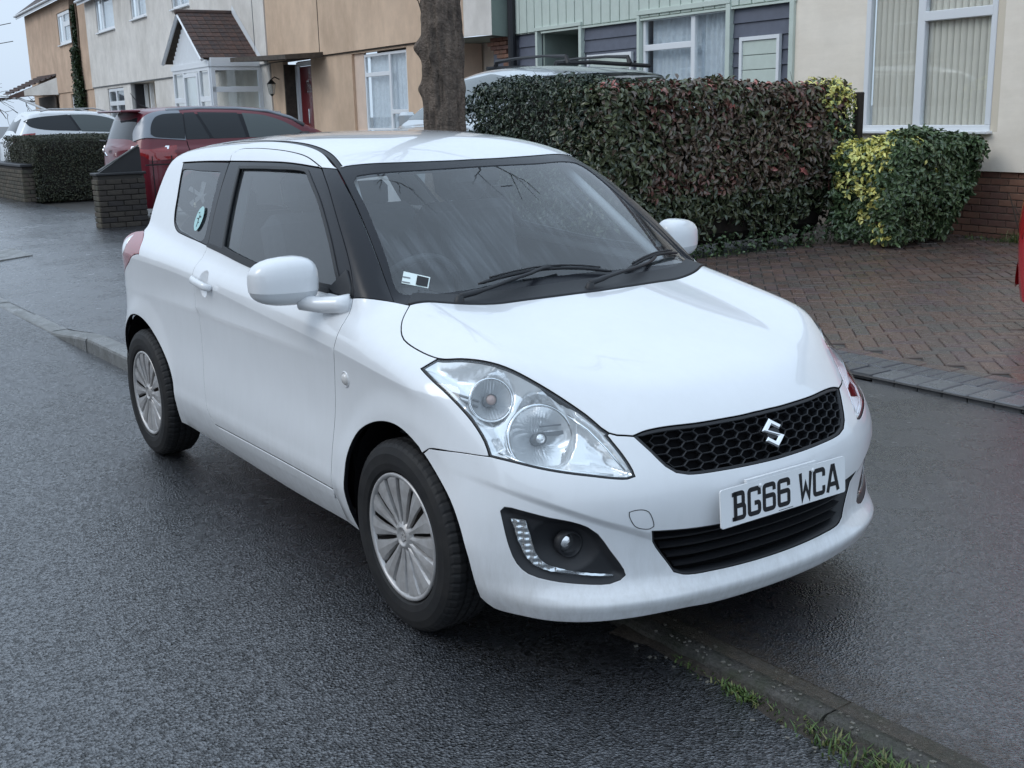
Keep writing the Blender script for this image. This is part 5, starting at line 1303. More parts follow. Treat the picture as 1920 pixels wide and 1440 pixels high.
# gable boards
nbrd=22
for k in range(nbrd):
    xa=px0+.12+(px1-px0-.24)*k/nbrd; xb=px0+.12+(px1-px0-.24)*(k+1)/nbrd; xm=(xa+xb)/2
    zt=3.02+(apz-.18-3.02)*(1-abs(xm-apx)/((apx-px0) if xm<apx else (px1-apx)))
    if zt>3.05: MB().box((xm,pf+.02,(3.0+zt)/2),(xb-xa-.012,.03,zt-3.0)).build('gable_board',M_upvc,Dh)
MB().add([(px0,pf,3.0),(px1,pf,3.0),(apx,pf,apz-.08)],[(0,2,1)]).build('gable_back',M_upvc,Dh)
def slope(xe,ze,yf,yb,nm):
    # tiles on a slope from eave (xe,ze) to ridge (apx,apz)
    n=11; L_=math.hypot(apx-xe,apz-ze); d=Vector(((apx-xe)/L_,0,(apz-ze)/L_)); nn=Vector((-d.z*(1 if apx>xe else -1),0,abs(d.x)))
    MB().add([(xe,yf,ze-.03),(apx,yf,apz-.03),(apx,yb,apz-.03),(xe,yb,ze-.03)],[(0,1,2,3)]).build(nm+'_deck',M_canopy,Dh)
    nt_=7
    for k in range(n):
        for j in range(nt_):
            s_=L_*k/n; c=Vector((xe,0,ze))+d*(s_+L_/n*.5)+nn*(.02)
            wdt=(yf-yb)/nt_; a=math.atan2(d.z,d.x)
            M_=Matrix.Rotation(-a,4,'Y')@Matrix.Rotation(math.radians(4 if apx>xe else 4),4,'Y')
            o_=MB().box((0,0,0),(L_/n*1.12,wdt-.006,.022)).build('tile',random.choice(M_tiled),Dh); o_.location=(c.x,yf-(j+.5)*wdt,c.z+random.uniform(-.003,.003)); o_.rotation_euler=(0,-a+(.05 if apx>xe else .05),0)
slope(22.42,3.06,pf+.22,O+.05,'roof'); slope(26.2,3.10,pf+.22,O+.05,'roof')
for (xe,ze) in((22.42,3.06),(26.2,3.10)):
    MB().tube([(xe,pf+.19,ze-.03),(apx,pf+.19,apz-.05)],.055,4).build('barge_board',M_upvc,Dh)
MB().tube([(apx,pf+.26,apz+.02),(apx,O,apz+.02)],.07,8).build('ridge_tile',M_tiled[0],Dh)
MB().add([(24.3-.05,O+.07,4.35),(22.35,O+.07,3.10),(22.1,O+.07,3.10),(24.2,O+.07,4.55)],[(0,1,2,3)]).build('flashing',M_upvc,Dh)
# ---- E far orange house
Eh=house('house','far orange rendered house with a small tiled lean-to porch at far left',0)
wall('upper_wall',Eh,43.12,57.9,2.85,6.85,O+.03,[(45.75,49.3,4.9,6.3)],M_orange2,depth=.1)
wall('wall',Eh,43.12,57.9,-.1,2.85,O-.02,[(46.3,48.2,1.2,2.75)],M_orange2,depth=.1)
window(Eh,45.8,49.25,4.92,6.28,O-.0,fw=.14,vert=(48.0,),horiz=((45.9,48.0,5.75),),inside='net'); window(Eh,46.3,48.2,1.2,2.72,O-.08,fw=.12,vert=(47.3,),inside='room',sill=False)
roof(Eh,43.12,58.3,6.95,3.0,O+.40,4.2,M_tiled[2])
mb=MB(); mb.add([(50.9,O,3.70),(56.2,O,3.75),(55.2,O+1.9,2.92),(53.2,O+1.9,2.86)],[(0,1,2,3)]).add([(50.9,O,3.60),(53.2,O+1.9,2.80),(53.2,O+1.9,2.70),(50.9,O,2.85)],[(0,1,2,3)])
mb.build('lean_to_roof',M_tiled[0],Eh)
for k in range(9):
    t=k/9; a=Vector((50.9,O,3.72)).lerp(Vector((53.2,O+1.9,2.88)),t); b=Vector((56.2,O,3.77)).lerp(Vector((55.2,O+1.9,2.94)),t)
    MB().tube([a,b],.05,5).build('tile_course',M_tiled[k%3],Eh)
mb=MB(); mb.add([(50.9,O+.02,3.58),(53.15,O+1.85,2.80),(50.9,O+.02,2.80)],[(0,1,2)]); mb.build('lean_to_cheek',M_whiter,Eh)
MB().tube([(53.2,O+1.95,2.80),(55.3,O+1.95,2.88)],.06,6).build('gutter',M_upvc,Eh); MB().tube([(51.5,O+.1,1.9),(53.0,O+1.6,2.75)],.06,6).build('porch_brace',M_upvc,Eh)
MB().box((53.5,O+.1,1.3),(4.6,.05,2.9)).build('porch_shade_wall',M_canopy,Eh)
# ================================================================ plants
def leafmats(nm,cols,rough=.38,spec=.5): 
    r=[]
    for i,c in enumerate(cols):
        m=mat('%s_%d'%(nm,i),c,rough=rough,spec=spec); p=m.node_tree.nodes['Principled BSDF']; r.append(m)
    return r
def leaf_arrays(P,N,size,asp,droop=.25,rs=None):
    """six-point folded leaves at P, facing N"""
    n=len(P); N=N/np.linalg.norm(N,axis=1)[:,None]
    r=rng.normal(size=(n,3)); r[:,2]-=.25
    t=r-(r*N).sum(1)[:,None]*N; t/=np.linalg.norm(t,axis=1)[:,None]+1e-9; s=np.cross(N,t)
    L_=size[:,None]; w_=L_*asp
    f=lambda a,b,c: P+t*L_*a+s*w_*b+N*L_*c
    V=np.stack([f(0,0,0),f(.45,-.5,.10),f(.45,0,0),f(.45,.5,.10),f(.80,-.36,.05),f(.80,.36,.05),f(1,0,-droop)],1)
    F0=np.array([[0,2,1],[0,3,2],[1,2,4],[2,3,5],[2,6,4],[2,5,6]])
    return V,F0
def leaf_mesh(name,P,N,size,asp,mats,weights,parent=None,droop=.2,kindf=None):
    V,F0=leaf_arrays(P,N,size,asp,droop); n=len(P)
    Fa=(F0[None]+7*np.arange(n)[:,None,None]).reshape(-1,3); me=bpy.data.meshes.new(name)
    me.vertices.add(n*7); me.vertices.foreach_set('co',V.reshape(-1).astype('f4'))
    me.loops.add(len(Fa)*3); me.loops.foreach_set('vertex_index',Fa.reshape(-1).astype('i4'))
    me.polygons.add(len(Fa)); me.polygons.foreach_set('loop_start',(np.arange(len(Fa))*3).astype('i4'))
    k=kindf(P) if kindf is not None else rng.choice(len(mats),n,p=weights)
    for m in mats: me.materials.append(m)
    me.polygons.foreach_set('material_index',np.repeat(k,6).astype('i4')); me.update(calc_edges=True); me.validate()
    return link(name,me,parent)
def single_leaves(P,N,size,asp,mats,k,parent,name='leaf'):
    # a shared mesh per colour, one object per leaf
    ms=[]
    V,F0=leaf_arrays(np.zeros((1,3)),np.array([[0,0,1.]]),np.array([1.]),asp); V=V[0]
    # canonical leaf along +x
    V=np.array([(0,0,0),(.45,-.5*asp,.10),(.45,0,0),(.45,.5*asp,.10),(.80,-.36*asp,.05),(.80,.36*asp,.05),(1,0,-.2)])
    for m in mats:
        me=bpy.data.meshes.new(name); me.from_pydata([tuple(v) for v in V],[],[tuple(int(i) for i in f) for f in F0]); me.materials.append(m); me.update(); ms.append(me)
    for i in range(len(P)):
        n_=Vector(N[i]).normalized(); r=Vector(rng.normal(size=3)); r.z-=.3; t=(r-n_*r.dot(n_)).normalized(); s=n_.cross(t)
        o_=bpy.data.objects.new(name,ms[int(k[i])]); COL.objects.link(o_); o_.parent=parent
        L_=float(size[i]); o_.matrix_local=Matrix(((t.x*L_,s.x*L_,n_.x*L_,P[i][0]),(t.y*L_,s.y*L_,n_.y*L_,P[i][1]),(t.z*L_,s.z*L_,n_.z*L_,P[i][2]),(0,0,0,1)))
def lump(P,sc,amp,seed=0):
    a=P*sc+seed; return amp*(np.sin(a[:,0]*1.7+a[:,1])*.5+np.sin(a[:,1]*2.3+a[:,2]*1.3)*.3+np.sin(a[:,2]*2.9+a[:,0]*1.1)*.3)
def box_shell(n,lo,hi,faces,lumpf,rnd=.12,depth=.16):
    """points on the chosen faces of a box, pushed in and out by lumps, with outward normals"""
    lo=np.array(lo,float);hi=np.array(hi,float);d=hi-lo
    ar={'+x':d[1]*d[2],'-x':d[1]*d[2],'+y':d[0]*d[2],'-y':d[0]*d[2],'+z':d[0]*d[1]}
    w_=np.array([ar[f] for f in faces]);w_/=w_.sum(); P=[];N=[]
    for f,m in zip(faces,rng.multinomial(n,w_)):
        q=lo+rng.random((m,3))*d; ax='xyz'.index(f[1]); sg=1 if f[0]=='+' else -1
        q[:,ax]=hi[ax] if sg>0 else lo[ax]; nn=np.zeros((m,3)); nn[:,ax]=sg
        P.append(q);N.append(nn)
    P=np.vstack(P);N=np.vstack(N)
    # round the corners
    c=np.clip(P,lo+rnd,hi-rnd); c[:,2]=np.minimum(P[:,2],hi[2]-rnd); v=P-c; l=np.linalg.norm(v,axis=1)[:,None]+1e-9
    P=c+v/l*np.minimum(l,rnd); N=np.where(l>rnd*.9,v/l,N)
    dep=rng.random(len(P))**1.6*depth
    P=P-N*dep[:,None]+N*lumpf(P)[:,None]
    N=N+rng.normal(size=N.shape)*.55; N[:,2]+=.30
    return P,N,dep
M_twig=mat('dark_twigs',(.020,.017,.013),rough=.9,noise=30,var=.5)
M_twig2=mat('brown_twigs',(.06,.045,.035),rough=.85)
def core(par,lo,hi,ins,nm='branches'):
    c=[(a+b)/2 for a,b in zip(lo,hi)]; d=[b-a-2*ins for a,b in zip(lo,hi)]; c[2]-=ins*.5
    MB().box(c,d,bev=min(.12,min(d)*.3)).build(nm,M_twig,par)
def twigs(par,n,lo,hi,m,nm='twig',r=.004,ln=.3):
    mb=MB()
    for _ in range(n):
        p=Vector([random.uniform(a,b) for a,b in zip(lo,hi)]); d=Vector((random.gauss(0,.5),random.gauss(0,.5),random.uniform(.3,1))).normalized()*ln*random.uniform(.5,1.2)
        mb.tube([p,p+d*.5+Vector((random.gauss(0,.02),)*3),p+d],[r,r*.8,r*.4],4)
    ob=mb.build(nm,m,par); tag(ob,kind='stuff'); return ob
# --- photinia hedge (long side faces the paved drive)
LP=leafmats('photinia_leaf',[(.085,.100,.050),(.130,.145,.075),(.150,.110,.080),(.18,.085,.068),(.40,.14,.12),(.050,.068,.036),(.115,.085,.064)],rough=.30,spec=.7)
hd=thing('hedge','long clipped hedge of green and reddish leaves between the drives, taller than the bush','hedge',(0,0,0),0)
lo,hi=(-5.15,4.55,.14),(-4.25,8.0,1.80)
P,N,dep=box_shell(24000,lo,hi,['+x','+z','-y','+y'],lambda P:lump(P,3.1,.05),rnd=.16,depth=.20)
P[:,2]-=.04*sstep(5,8.5,P[:,1])*(P[:,2]>1.2)
k=(P[:,2]>.16+.30*np.sin(P[:,1]*2.3)**2)&(rng.random(len(P))<.35+.65*sstep(.2,.8,P[:,2]))
P,N,dep=P[k],N[k],dep[k]
def clusters(P,n,lo,hi,r0,r1):
    m=np.zeros(len(P),bool)
    for _ in range(n):
        c=np.array([rng.uniform(a,b) for a,b in zip(lo,hi)]); m|=((P-c)**2).sum(1)<rng.uniform(r0,r1)**2
    return m
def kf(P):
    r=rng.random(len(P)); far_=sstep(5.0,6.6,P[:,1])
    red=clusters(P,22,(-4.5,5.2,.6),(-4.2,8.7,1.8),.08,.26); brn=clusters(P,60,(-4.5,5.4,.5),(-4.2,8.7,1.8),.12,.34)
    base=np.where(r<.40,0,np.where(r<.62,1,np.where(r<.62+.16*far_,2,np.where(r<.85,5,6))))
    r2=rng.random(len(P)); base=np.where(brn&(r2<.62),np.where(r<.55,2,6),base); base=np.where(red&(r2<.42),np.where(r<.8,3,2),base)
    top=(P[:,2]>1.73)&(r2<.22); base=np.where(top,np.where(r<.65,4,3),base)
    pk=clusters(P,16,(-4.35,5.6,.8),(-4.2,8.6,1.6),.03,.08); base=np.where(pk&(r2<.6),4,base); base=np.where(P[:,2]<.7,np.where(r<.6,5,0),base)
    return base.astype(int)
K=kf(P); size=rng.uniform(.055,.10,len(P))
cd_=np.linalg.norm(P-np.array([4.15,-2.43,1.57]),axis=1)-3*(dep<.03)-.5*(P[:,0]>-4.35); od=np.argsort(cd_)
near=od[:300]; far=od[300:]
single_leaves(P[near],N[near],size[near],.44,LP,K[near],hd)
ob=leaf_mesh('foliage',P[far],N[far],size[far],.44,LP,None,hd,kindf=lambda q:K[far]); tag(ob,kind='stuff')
core(hd,(-5.1,4.65,.10),(-4.30,7.95,1.70),.12)
for y in np.arange(4.9,7.9,.55):
    x=-4.7+random.uniform(-.1,.1); MB().tube([(x,y,.0),(x+.03,y+.05,.4),(x-.02,y+.12,.8)],[.035,.028,.02],7).build('stem',M_twig2,hd,True)
twigs(hd,20,(-5,4.7,1.62),(-4.3,7.8,1.74),M_twig2,ln=.2)
# --- dark hedge on the street side
LD=leafmats('laurel_leaf',[(.028,.046,.028),(.042,.064,.034),(.018,.032,.022),(.075,.10,.052)],rough=.34,spec=.6)
h2=thing('hedge','very dark green clipped hedge just right of the tree trunk','hedge')
lo,hi=(-6.55,4.50,.15),(-4.55,5.3,1.88)
P,N,dep=box_shell(17000,lo,hi,['-y','+z','+x','-x'],lambda P:lump(P,3.7,.05,1),rnd=.14,depth=.2)
ob=leaf_mesh('foliage',P,N,rng.uniform(.035,.065,len(P)),.42,LD,[.4,.3,.2,.1],h2); tag(ob,kind='stuff')
core(h2,(-6.5,4.55,.1),(-4.6,5.25,1.8),.12); twigs(h2,90,(-6.5,4.6,1.70),(-4.7,5.2,1.80),M_twig2,ln=.16,r=.003)
P,N,dep=box_shell(500,(-6.85,4.4,.9),(-6.5,4.9,1.78),['-x','-y','+z'],lambda P:lump(P,6,.05,1),rnd=.12,depth=.3)
tag(leaf_mesh('side_shoots',P,N,rng.uniform(.04,.07,len(P)),.42,LD,[.4,.3,.2,.1],h2),kind='stuff')
# --- yellow and green bush
LC=leafmats('mexican_orange_leaf',[(.085,.135,.062),(.125,.185,.085),(.055,.090,.045),(.80,.74,.22),(.62,.64,.20)],rough=.30,spec=.7)
def bush(name,label,lo,hi,n,yellow,lsz,single=0,faces=('+x','-y','+z','+y')):
    b=thing(name,label,'bush')
    P,N,dep=box_shell(n,lo,hi,list(faces),lambda P:lump(P,3.3,.08,5),rnd=.25,depth=.24)
    if n>5000: tp=(1-np.clip((P[:,2]-lo[2])/.9,0,1)); P[:,1]-=.42*tp*sstep(lo[1]+.8,hi[1],P[:,1]); P[:,0]-=.12*tp*sstep(lo[0]+.6,hi[0],P[:,0])
    # tufts of three leaflets
    P=np.repeat(P,3,0)+rng.normal(size=(len(P)*3,3))*.006; N=np.repeat(N,3,0)+rng.normal(size=(len(P),3))*.25
    K=yellow(P); size=rng.uniform(.7,1.2,len(P))*lsz
    od=np.argsort(np.linalg.norm(P-np.array([4.15,-2.43,1.57]),axis=1)-2*(np.repeat(dep,3)<.03))
    if single:
        s_=od[:single]; single_leaves(P[s_],N[s_],size[s_],.48,LC,K[s_],b); od=od[single:]
    tag(leaf_mesh('foliage',P[od],N[od],size[od],.48,LC,None,b,kindf=lambda q:K[od]),kind='stuff')
    c=[(q+r)/2 for q,r in zip(lo,hi)]; MB().box(c,[ (r-q)*.68 for q,r in zip(lo,hi)],bev=.15).build('branches',M_twig,b)
    return b
def ky(P):
    r=rng.random(len(P)); g=np.where(r<.45,0,np.where(r<.75,1,2))
    m=clusters(P,48,(-4.2,7.45,1.0),(-3.4,8.1,1.22),.05,.13)|clusters(P,40,(-4.2,7.40,.5),(-3.4,7.65,1.1),.04,.10)|clusters(P,9,(-4.1,7.40,.15),(-3.3,7.65,.5),.04,.08)|clusters(P,7,(-3.3,7.6,.8),(-3.1,8.1,1.2),.04,.09)
    r2=rng.random(len(P)); return np.where(m&(r2<.8),np.where(r<.6,3,4),g).astype(int)
bush('bush','wide leafy bush, green with bright yellow sprigs, under the big window',(-4.16,7.45,.16),(-3.12,8.98,1.22),6600,ky,.068,single=300)
def ky2(P):
    r=rng.random(len(P)); return np.where((P[:,2]>1.45)&(r<.75),np.where(r<.55,3,4),np.where(r<.12,3,np.where(r<.6,0,1))).astype(int)
bush('shrub','yellow-topped shrub at the house end of the long hedge',(-4.85,7.55,1.0),(-4.14,8.10,1.80),1100,ky2,.055)
# fence post behind
tag(MB().box((-4.35,8.22,.85),(.09,.09,1.65),bev=.01).build('fence_post',mat('old_dark_timber',(.035,.028,.024),rough=.8,noise=20,var=.4)),'dark timber post at the end of the hedge beside the window','post')
# grass by the plinth
sp=[(random.gauss(-2.55,.16),8.88+random.gauss(0,.07),.06,1) for _ in range(420)]
blades('grass_tuft',sp,.20,'bright green grass clump at the foot of the brick plinth','grass',.004)
sp=[(random.uniform(-3.4,-2.7),8.85+random.gauss(0,.05),.06,.7) for _ in range(120)]+[(random.uniform(-4.6,-4.0),random.uniform(5.0,8),.06,.5) for _ in range(300)]
blades('weeds',sp,.16,'thin weeds along the foot of the hedge and bush','weeds',.004)
# low ground leaves under the hedge
P=np.stack([rng.uniform(-4.75,-4.05,900),rng.uniform(4.9,7.9,900),rng.uniform(.06,.30,900)],1); N=rng.normal(size=(900,3))*.6+np.array([.3,0,1])
tag(tag(leaf_mesh('undergrowth',P,N,rng.uniform(.03,.06,900),.6,LC,[.4,.3,.3,0,0]),kind='stuff'),'low green undergrowth at the foot of the long hedge','plant')
mb=MB().tube([(-2.62,8.8,.06),(-2.7,8.75,.35),(-2.78,8.72,.62)],[.010,.008,.004],6).tube([(-2.60,8.8,.06),(-2.62,8.74,.3),(-2.70,8.7,.50)],[.008,.006,.004],6)
tag(mb.build('dead_stem',M_twig2),'bare brown stems leaning on the brick plinth','stems')
from mathutils import noise as mnoise
# --- street tree
M_bark=mat('grey_bark',(.17,.132,.105),rough=.85,noise=16,var=.45,bump=(42,1.0,.035),stain=((14,14,3),(.045,.038,.034),.8))
tr=thing('tree','thick knobbly bare tree trunk rising behind the white hatchback','tree',(-4.62,3.02,.05))
V=[];Fc=[];nr,nh=90,330
for j in range(nh+1):
    z=6.6*j/nh; R_=.182-.004*z+.07*math.exp(-z*3.5)
    for i in range(nr):
        a=2*math.pi*i/nr; r=R_*(1+.035*math.sin(3*a+z*1.3)+.03*math.sin(7*a-z*2)+.02*math.sin(13*a+z*5))
        for (ka,kz,ks,kh) in((4.0,1.72,.12,.075),(4.15,2.06,.16,.12),(5.1,1.98,.10,.04),(4.0,2.66,.14,.08),(4.9,2.45,.11,.04),(5.6,2.25,.09,.028),(1.2,2.1,.14,.04),(.7,1.7,.14,.03)):
            da=(a-ka+math.pi)%(2*math.pi)-math.pi; q=((da*.2)**2+(z-kz)**2)/(ks*ks*.35); r+=kh*.62*math.exp(-q*1.7)
        nv_=Vector((math.cos(a)*2.2,math.sin(a)*2.2,z*1.6)); r+=.022*mnoise.noise(nv_*1.7)+.016*mnoise.noise(nv_*4.5)+.009*mnoise.noise(Vector((nv_.x*9,nv_.y*9,z*4)))
        V.append((r*math.cos(a)-.008*z,r*math.sin(a),z))
for j in range(nh):
    for i in range(nr): Fc.append((j*nr+i,j*nr+(i+1)%nr,(j+1)*nr+(i+1)%nr,(j+1)*nr+i))
mesh('trunk',V,Fc,M_bark,tr,smooth=True)
random.seed(11)
mb=MB();mt=MB()
def branch(p,d,L_,r,lev):
    pts=[p];q=p.copy();dd=d.normalized()
    for i in range(5):
        dd=(dd+Vector((random.gauss(0,.16),random.gauss(0,.16),random.gauss(.05,.12)))).normalized(); q=q+dd*L_/5; pts.append(q.copy())
    (mb if lev<2 else mt).tube(pts,[r*(1-.13*i) for i in range(6)],7 if lev<2 else 4)
    if lev<2:
        for _ in range(2):
            k=random.randint(2,5); branch(pts[k],dd+Vector((random.gauss(0,.7),random.gauss(0,.7),random.gauss(.2,.4))),L_*.62,r*.5,lev+1)
for k in range(7):
    a=k*.9+random.random()*.4; branch(Vector((0,0,5.4+.18*k)),Vector((math.cos(a),math.sin(a),.9)),2.6,.07,0)
mb.build('limb',M_bark,tr,True); tag(mt.build('twigs',M_twig2,tr),kind='stuff')
mt=MB().tube([(-.17,-.10,2.36),(-.22,-.12,2.52),(-.25,-.10,2.68)],[.006,.004,.002],5).tube([(-.2,-.11,2.45),(-.24,-.13,2.5),(-.30,-.13,2.60)],[.004,.003,.001],5); mt.build('side_shoot',M_twig2,tr)
# --- clipped privet hedge at the left
LV=leafmats('privet_leaf',[(.050,.056,.030),(.036,.042,.024),(.085,.080,.045),(.026,.032,.020)],rough=.5)
h3=thing('hedge','small square clipped hedge between the white car and the brick pillar','hedge')
lo,hi=(-21.3,2.80,.1),(-18.95,4.7,1.30)
P,N,dep=box_shell(26000,lo,hi,['+x','-y','+z'],lambda P:lump(P,4,.02,1),rnd=.06,depth=.10)
tag(leaf_mesh('foliage',P,N,rng.uniform(.022,.042,len(P)),.5,LV,[.35,.35,.12,.18],h3),kind='stuff'); core(h3,lo,hi,.07)
# --- ivy column on the far house
LI=leafmats('ivy_leaf',[(.03,.055,.022),(.045,.075,.03),(.02,.036,.016)],rough=.4)
u=Vector((math.cos(math.radians(176)),math.sin(math.radians(176)),0)); nn=Vector((-u.y,u.x,0)); base=Vector((P0h[0],P0h[1],0))
iv=thing('climbing_plant','tall column of ivy climbing the joint between the far orange and white houses','ivy')
n=9000; z=rng.random(n)**1.1*6.2+.1; wdt=(1.30-.13*z)*.5*(1+.25*np.sin(z*2.7))*np.where(z>4.6,.45,1); s_=45.0+rng.uniform(-1,1,n)*wdt-.10*z*.6+.7-.3; off=.45+rng.random(n)*.30*np.where(z>4.6,.5,1)
P=np.array([base+u*float(a)+nn*float(b)+Vector((0,0,float(c))) for a,b,c in zip(s_,off,z)]); N=np.tile(np.array(nn),(n,1))+rng.normal(size=(n,3))*.6
tag(leaf_mesh('foliage',P,N,rng.uniform(.06,.12,n),.8,LI,[.45,.3,.25],iv),kind='stuff')
for k in range(4):
    pts=[base+u*(45.2+.25*k-.07*zz+.1*math.sin(zz*2+k))+nn*(.46+.03*k)+Vector((0,0,zz)) for zz in np.linspace(.1,6.7,12)]
    MB().tube(pts,.05,6).build('stem',mat('ivy_stem',(.12,.085,.06),rough=.9,noise=8,var=.3) if k==0 else bpy.data.materials['ivy_stem'],iv,True)
# --- bare tree and low roofs at the far left
bt=thing('tree','bare leafless tree against the sky at the far left','tree',(-70,10.8,0))
random.seed(5); mb=MB();mt=MB()
def branch2(p,d,L_,r,lev):
    pts=[p];q=p.copy();dd=d.normalized()
    for i in range(4):
        dd=(dd+Vector((random.gauss(0,.22),random.gauss(0,.22),random.gauss(-.02,.16)))).normalized(); q=q+dd*L_/4; pts.append(q.copy())
    (mb if lev<1 else mt).tube(pts,[r*(1-.15*i) for i in range(5)],5)
    if lev<4:
        for _ in range(3): branch2(pts[random.randint(1,4)],dd+Vector((random.gauss(0,.7),random.gauss(0,.7),random.gauss(.05,.5))),L_*.68,r*.6,lev+1)
branch2(Vector((0,0,0)),Vector((0,0,1)),3.2,.16,0)
for k in range(5): branch2(Vector((0,0,2.2+.3*k)),Vector((math.cos(k*1.3),math.sin(k*1.3),.8)),2.2,.08,1)
mb.build('trunk',M_twig2,bt,True); tag(mt.build('twigs',M_twig2,bt),kind='stuff')
M_far=mat('pale_far_wall',(.42,.43,.45),rough=.9,noise=1,var=.1)
M_farr=mat('grey_far_roof',(.20,.21,.23),rough=.8,noise=2,var=.2)
for (x,y,wx,wy,hh,rh_,lb) in ((-84,9,14,8,2.6,1.9,'low pale building with a grey pitched roof beyond the bare tree'),(-118,13,26,9,3.4,2.8,'far pale house roofs at the left edge of the view')):
    b=thing('building',lb,'building',(x,y,0)); MB().box((0,0,hh/2),(wx,wy,hh)).build('wall',M_far,b)
    mb=MB(); mb.add([(-wx/2-.3,-wy/2-.4,hh),(wx/2+.3,-wy/2-.4,hh),(wx/2+.3,wy/2+.4,hh),(-wx/2-.3,wy/2+.4,hh),(-wx/2-.3,0,hh+rh_),(wx/2+.3,0,hh+rh_)],[(0,1,5,4),(2,3,4,5),(0,4,3),(1,2,5),(0,3,2,1)]); mb.build('roof',M_farr,b)
    for k in range(3): MB().box((wx*(-.3+.3*k),-wy/2-.02,hh*.55),(1.4,.05,1.1)).build('window',M_black,b)
# ================================================================ boundary walls, railings
M_wb=[mat('wall_brick_%d'%i,c,rough=.8,noise=20,var=.3,bump=(90,.6,.004),stain=(5,(.09,.10,.06),.6)) for i,c in enumerate([(.085,.066,.054),(.105,.082,.066),(.065,.055,.048)])]
M_wd=[mat('shaded_side_brick_%d'%i,c,rough=.7,noise=20,var=.3,bump=(90,.6,.004)) for i,c in enumerate([(.045,.036,.030),(.055,.045,.036),(.036,.030,.028)])]  # for the pillar's darker side face: its shade is put into the brick colour
M_cap=mat('slate_coping',(.03,.03,.032),rough=.5)
wbm={}
def brick_obj(par,loc,dims,mt,name='brick'):
    key=(dims,mt.name)
    if key not in wbm:
        b=MB().box((0,0,0),dims,bev=.006); me=bpy.data.meshes.new(name); me.from_pydata(b.v,[],b.f); me.materials.append(mt); me.update(); wbm[key]=me
    o_=bpy.data.objects.new(name,wbm[key]); COL.objects.link(o_); o_.parent=par; o_.location=loc; return o_
def rowcuts(m,L_,r):
    if r%2==0: return [(L_*c,L_*(c+1)) for c in range(m)]
    return [(0,L_/2)]+[(L_*(c+.5),L_*(c+1.5)) for c in range(m-1)]+[(L_*(m-.5),L_*m)]
def brick_wall(par,x0,x1,y0,y1,z1,faces,m1,m2,bh=.075):
    MB().box(((x0+x1)/2,(y0+y1)/2,z1/2),(x1-x0-.02,y1-y0-.02,z1)).build('mortar_core',mat('dark_mortar',(.05,.045,.04),rough=.9) if 'dark_mortar' not in bpy.data.materials else bpy.data.materials['dark_mortar'],par)
    n=int((z1-.02)/bh)
    for r in range(n):
        z=bh*(r+.5)+.01
        if '-y' in faces:
            m=max(1,int(round((x1-x0)/.225))); L_=(x1-x0)/m
            for (a_,b_) in rowcuts(m,L_,r): brick_obj(par,(x0+(a_+b_)/2,y0+.03+random.uniform(-.003,.003),z),(round(b_-a_-.010,3),.08,.065),random.choice(m1))
        if '+x' in faces:
            m=max(1,int(round((y1-y0)/.225))); L_=(y1-y0)/m
            for (a_,b_) in rowcuts(m,L_,r+1): brick_obj(par,(x1-.03+random.uniform(-.003,.003),y0+(a_+b_)/2,z),(.08,round(b_-a_-.010,3),.065),random.choice(m2))
pil=thing('brick_pillar','dark brick pillar with a sloping slate wedge on top beside the dark red car','pillar',(-12.60,2.12,.085)); 
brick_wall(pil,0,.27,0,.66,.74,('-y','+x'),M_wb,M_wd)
MB().box((.135,.33,.755),(.31,.70,.035),bev=.008).build('coping',M_cap,pil)
mb=MB(); mb.prism([(.04,.772),(.64,.772),(.64,1.11),(.60,1.12)],.17,.22,Matrix(((0,0,1,0),(1,0,0,0),(0,1,0,0),(0,0,0,1)))); mb.build('wedge_panel',M_cap,pil)
MB().tube([(.235,.03,.80),(.235,.62,1.135)],.013,6).build('wedge_edging',M_conc,pil)
wl=thing('garden_wall','low brown brick garden wall below the white car at far left','wall',(-25.5,2.62,.085))
brick_wall(wl,0,6.4,0,.22,.66,('-y','+x'),M_wb,M_wb)
MB().box((3.2,.11,.69),(6.5,.28,.05),bev=.01).build('coping',M_cap,wl)
fe=thing('railings','thin black iron railings with spearheads in front of the red car','fence',(-12.30,2.80,.08))
M_ir=mat('black_railing',(.012,.012,.014),rough=.4)
for z in (.18,.86): MB().box((0,2.0,z),(.03,4.0,.018)).build('rail',M_ir,fe)
for k in range(15):
    y=.10+k*.28; MB().tube([(0,y,.0),(0,y,.98)],.008,6).build('bar',M_ir,fe)
    if k%2==0: MB().lathe([(.001,.10),(.018,.045),(.006,.03),(.024,.02),(.008,0)],8,Matrix.Translation((0,y,.22+.0))).build('finial',mat('gilt_finial',(.45,.40,.30),rough=.4,metal=.3) if 'gilt_finial' not in bpy.data.materials else bpy.data.materials['gilt_finial'],fe)
# overhead wires at the left, over the far gardens
for k,(a,b) in enumerate((((-90,-2,6.3),(-54,10.5,6.0)),((-90,-2,5.7),(-54,10.5,5.2)))):
    a=Vector(a);b=Vector(b); P=[a.lerp(b,t)-Vector((0,0,.7*math.sin(math.pi*t))) for t in np.linspace(0,1,14)]
    tag(MB().tube(P,.018,4).build('overhead_wire',M_ir),'upper thin overhead wire against the sky' if k==0 else 'lower thin overhead wire against the sky','wire')
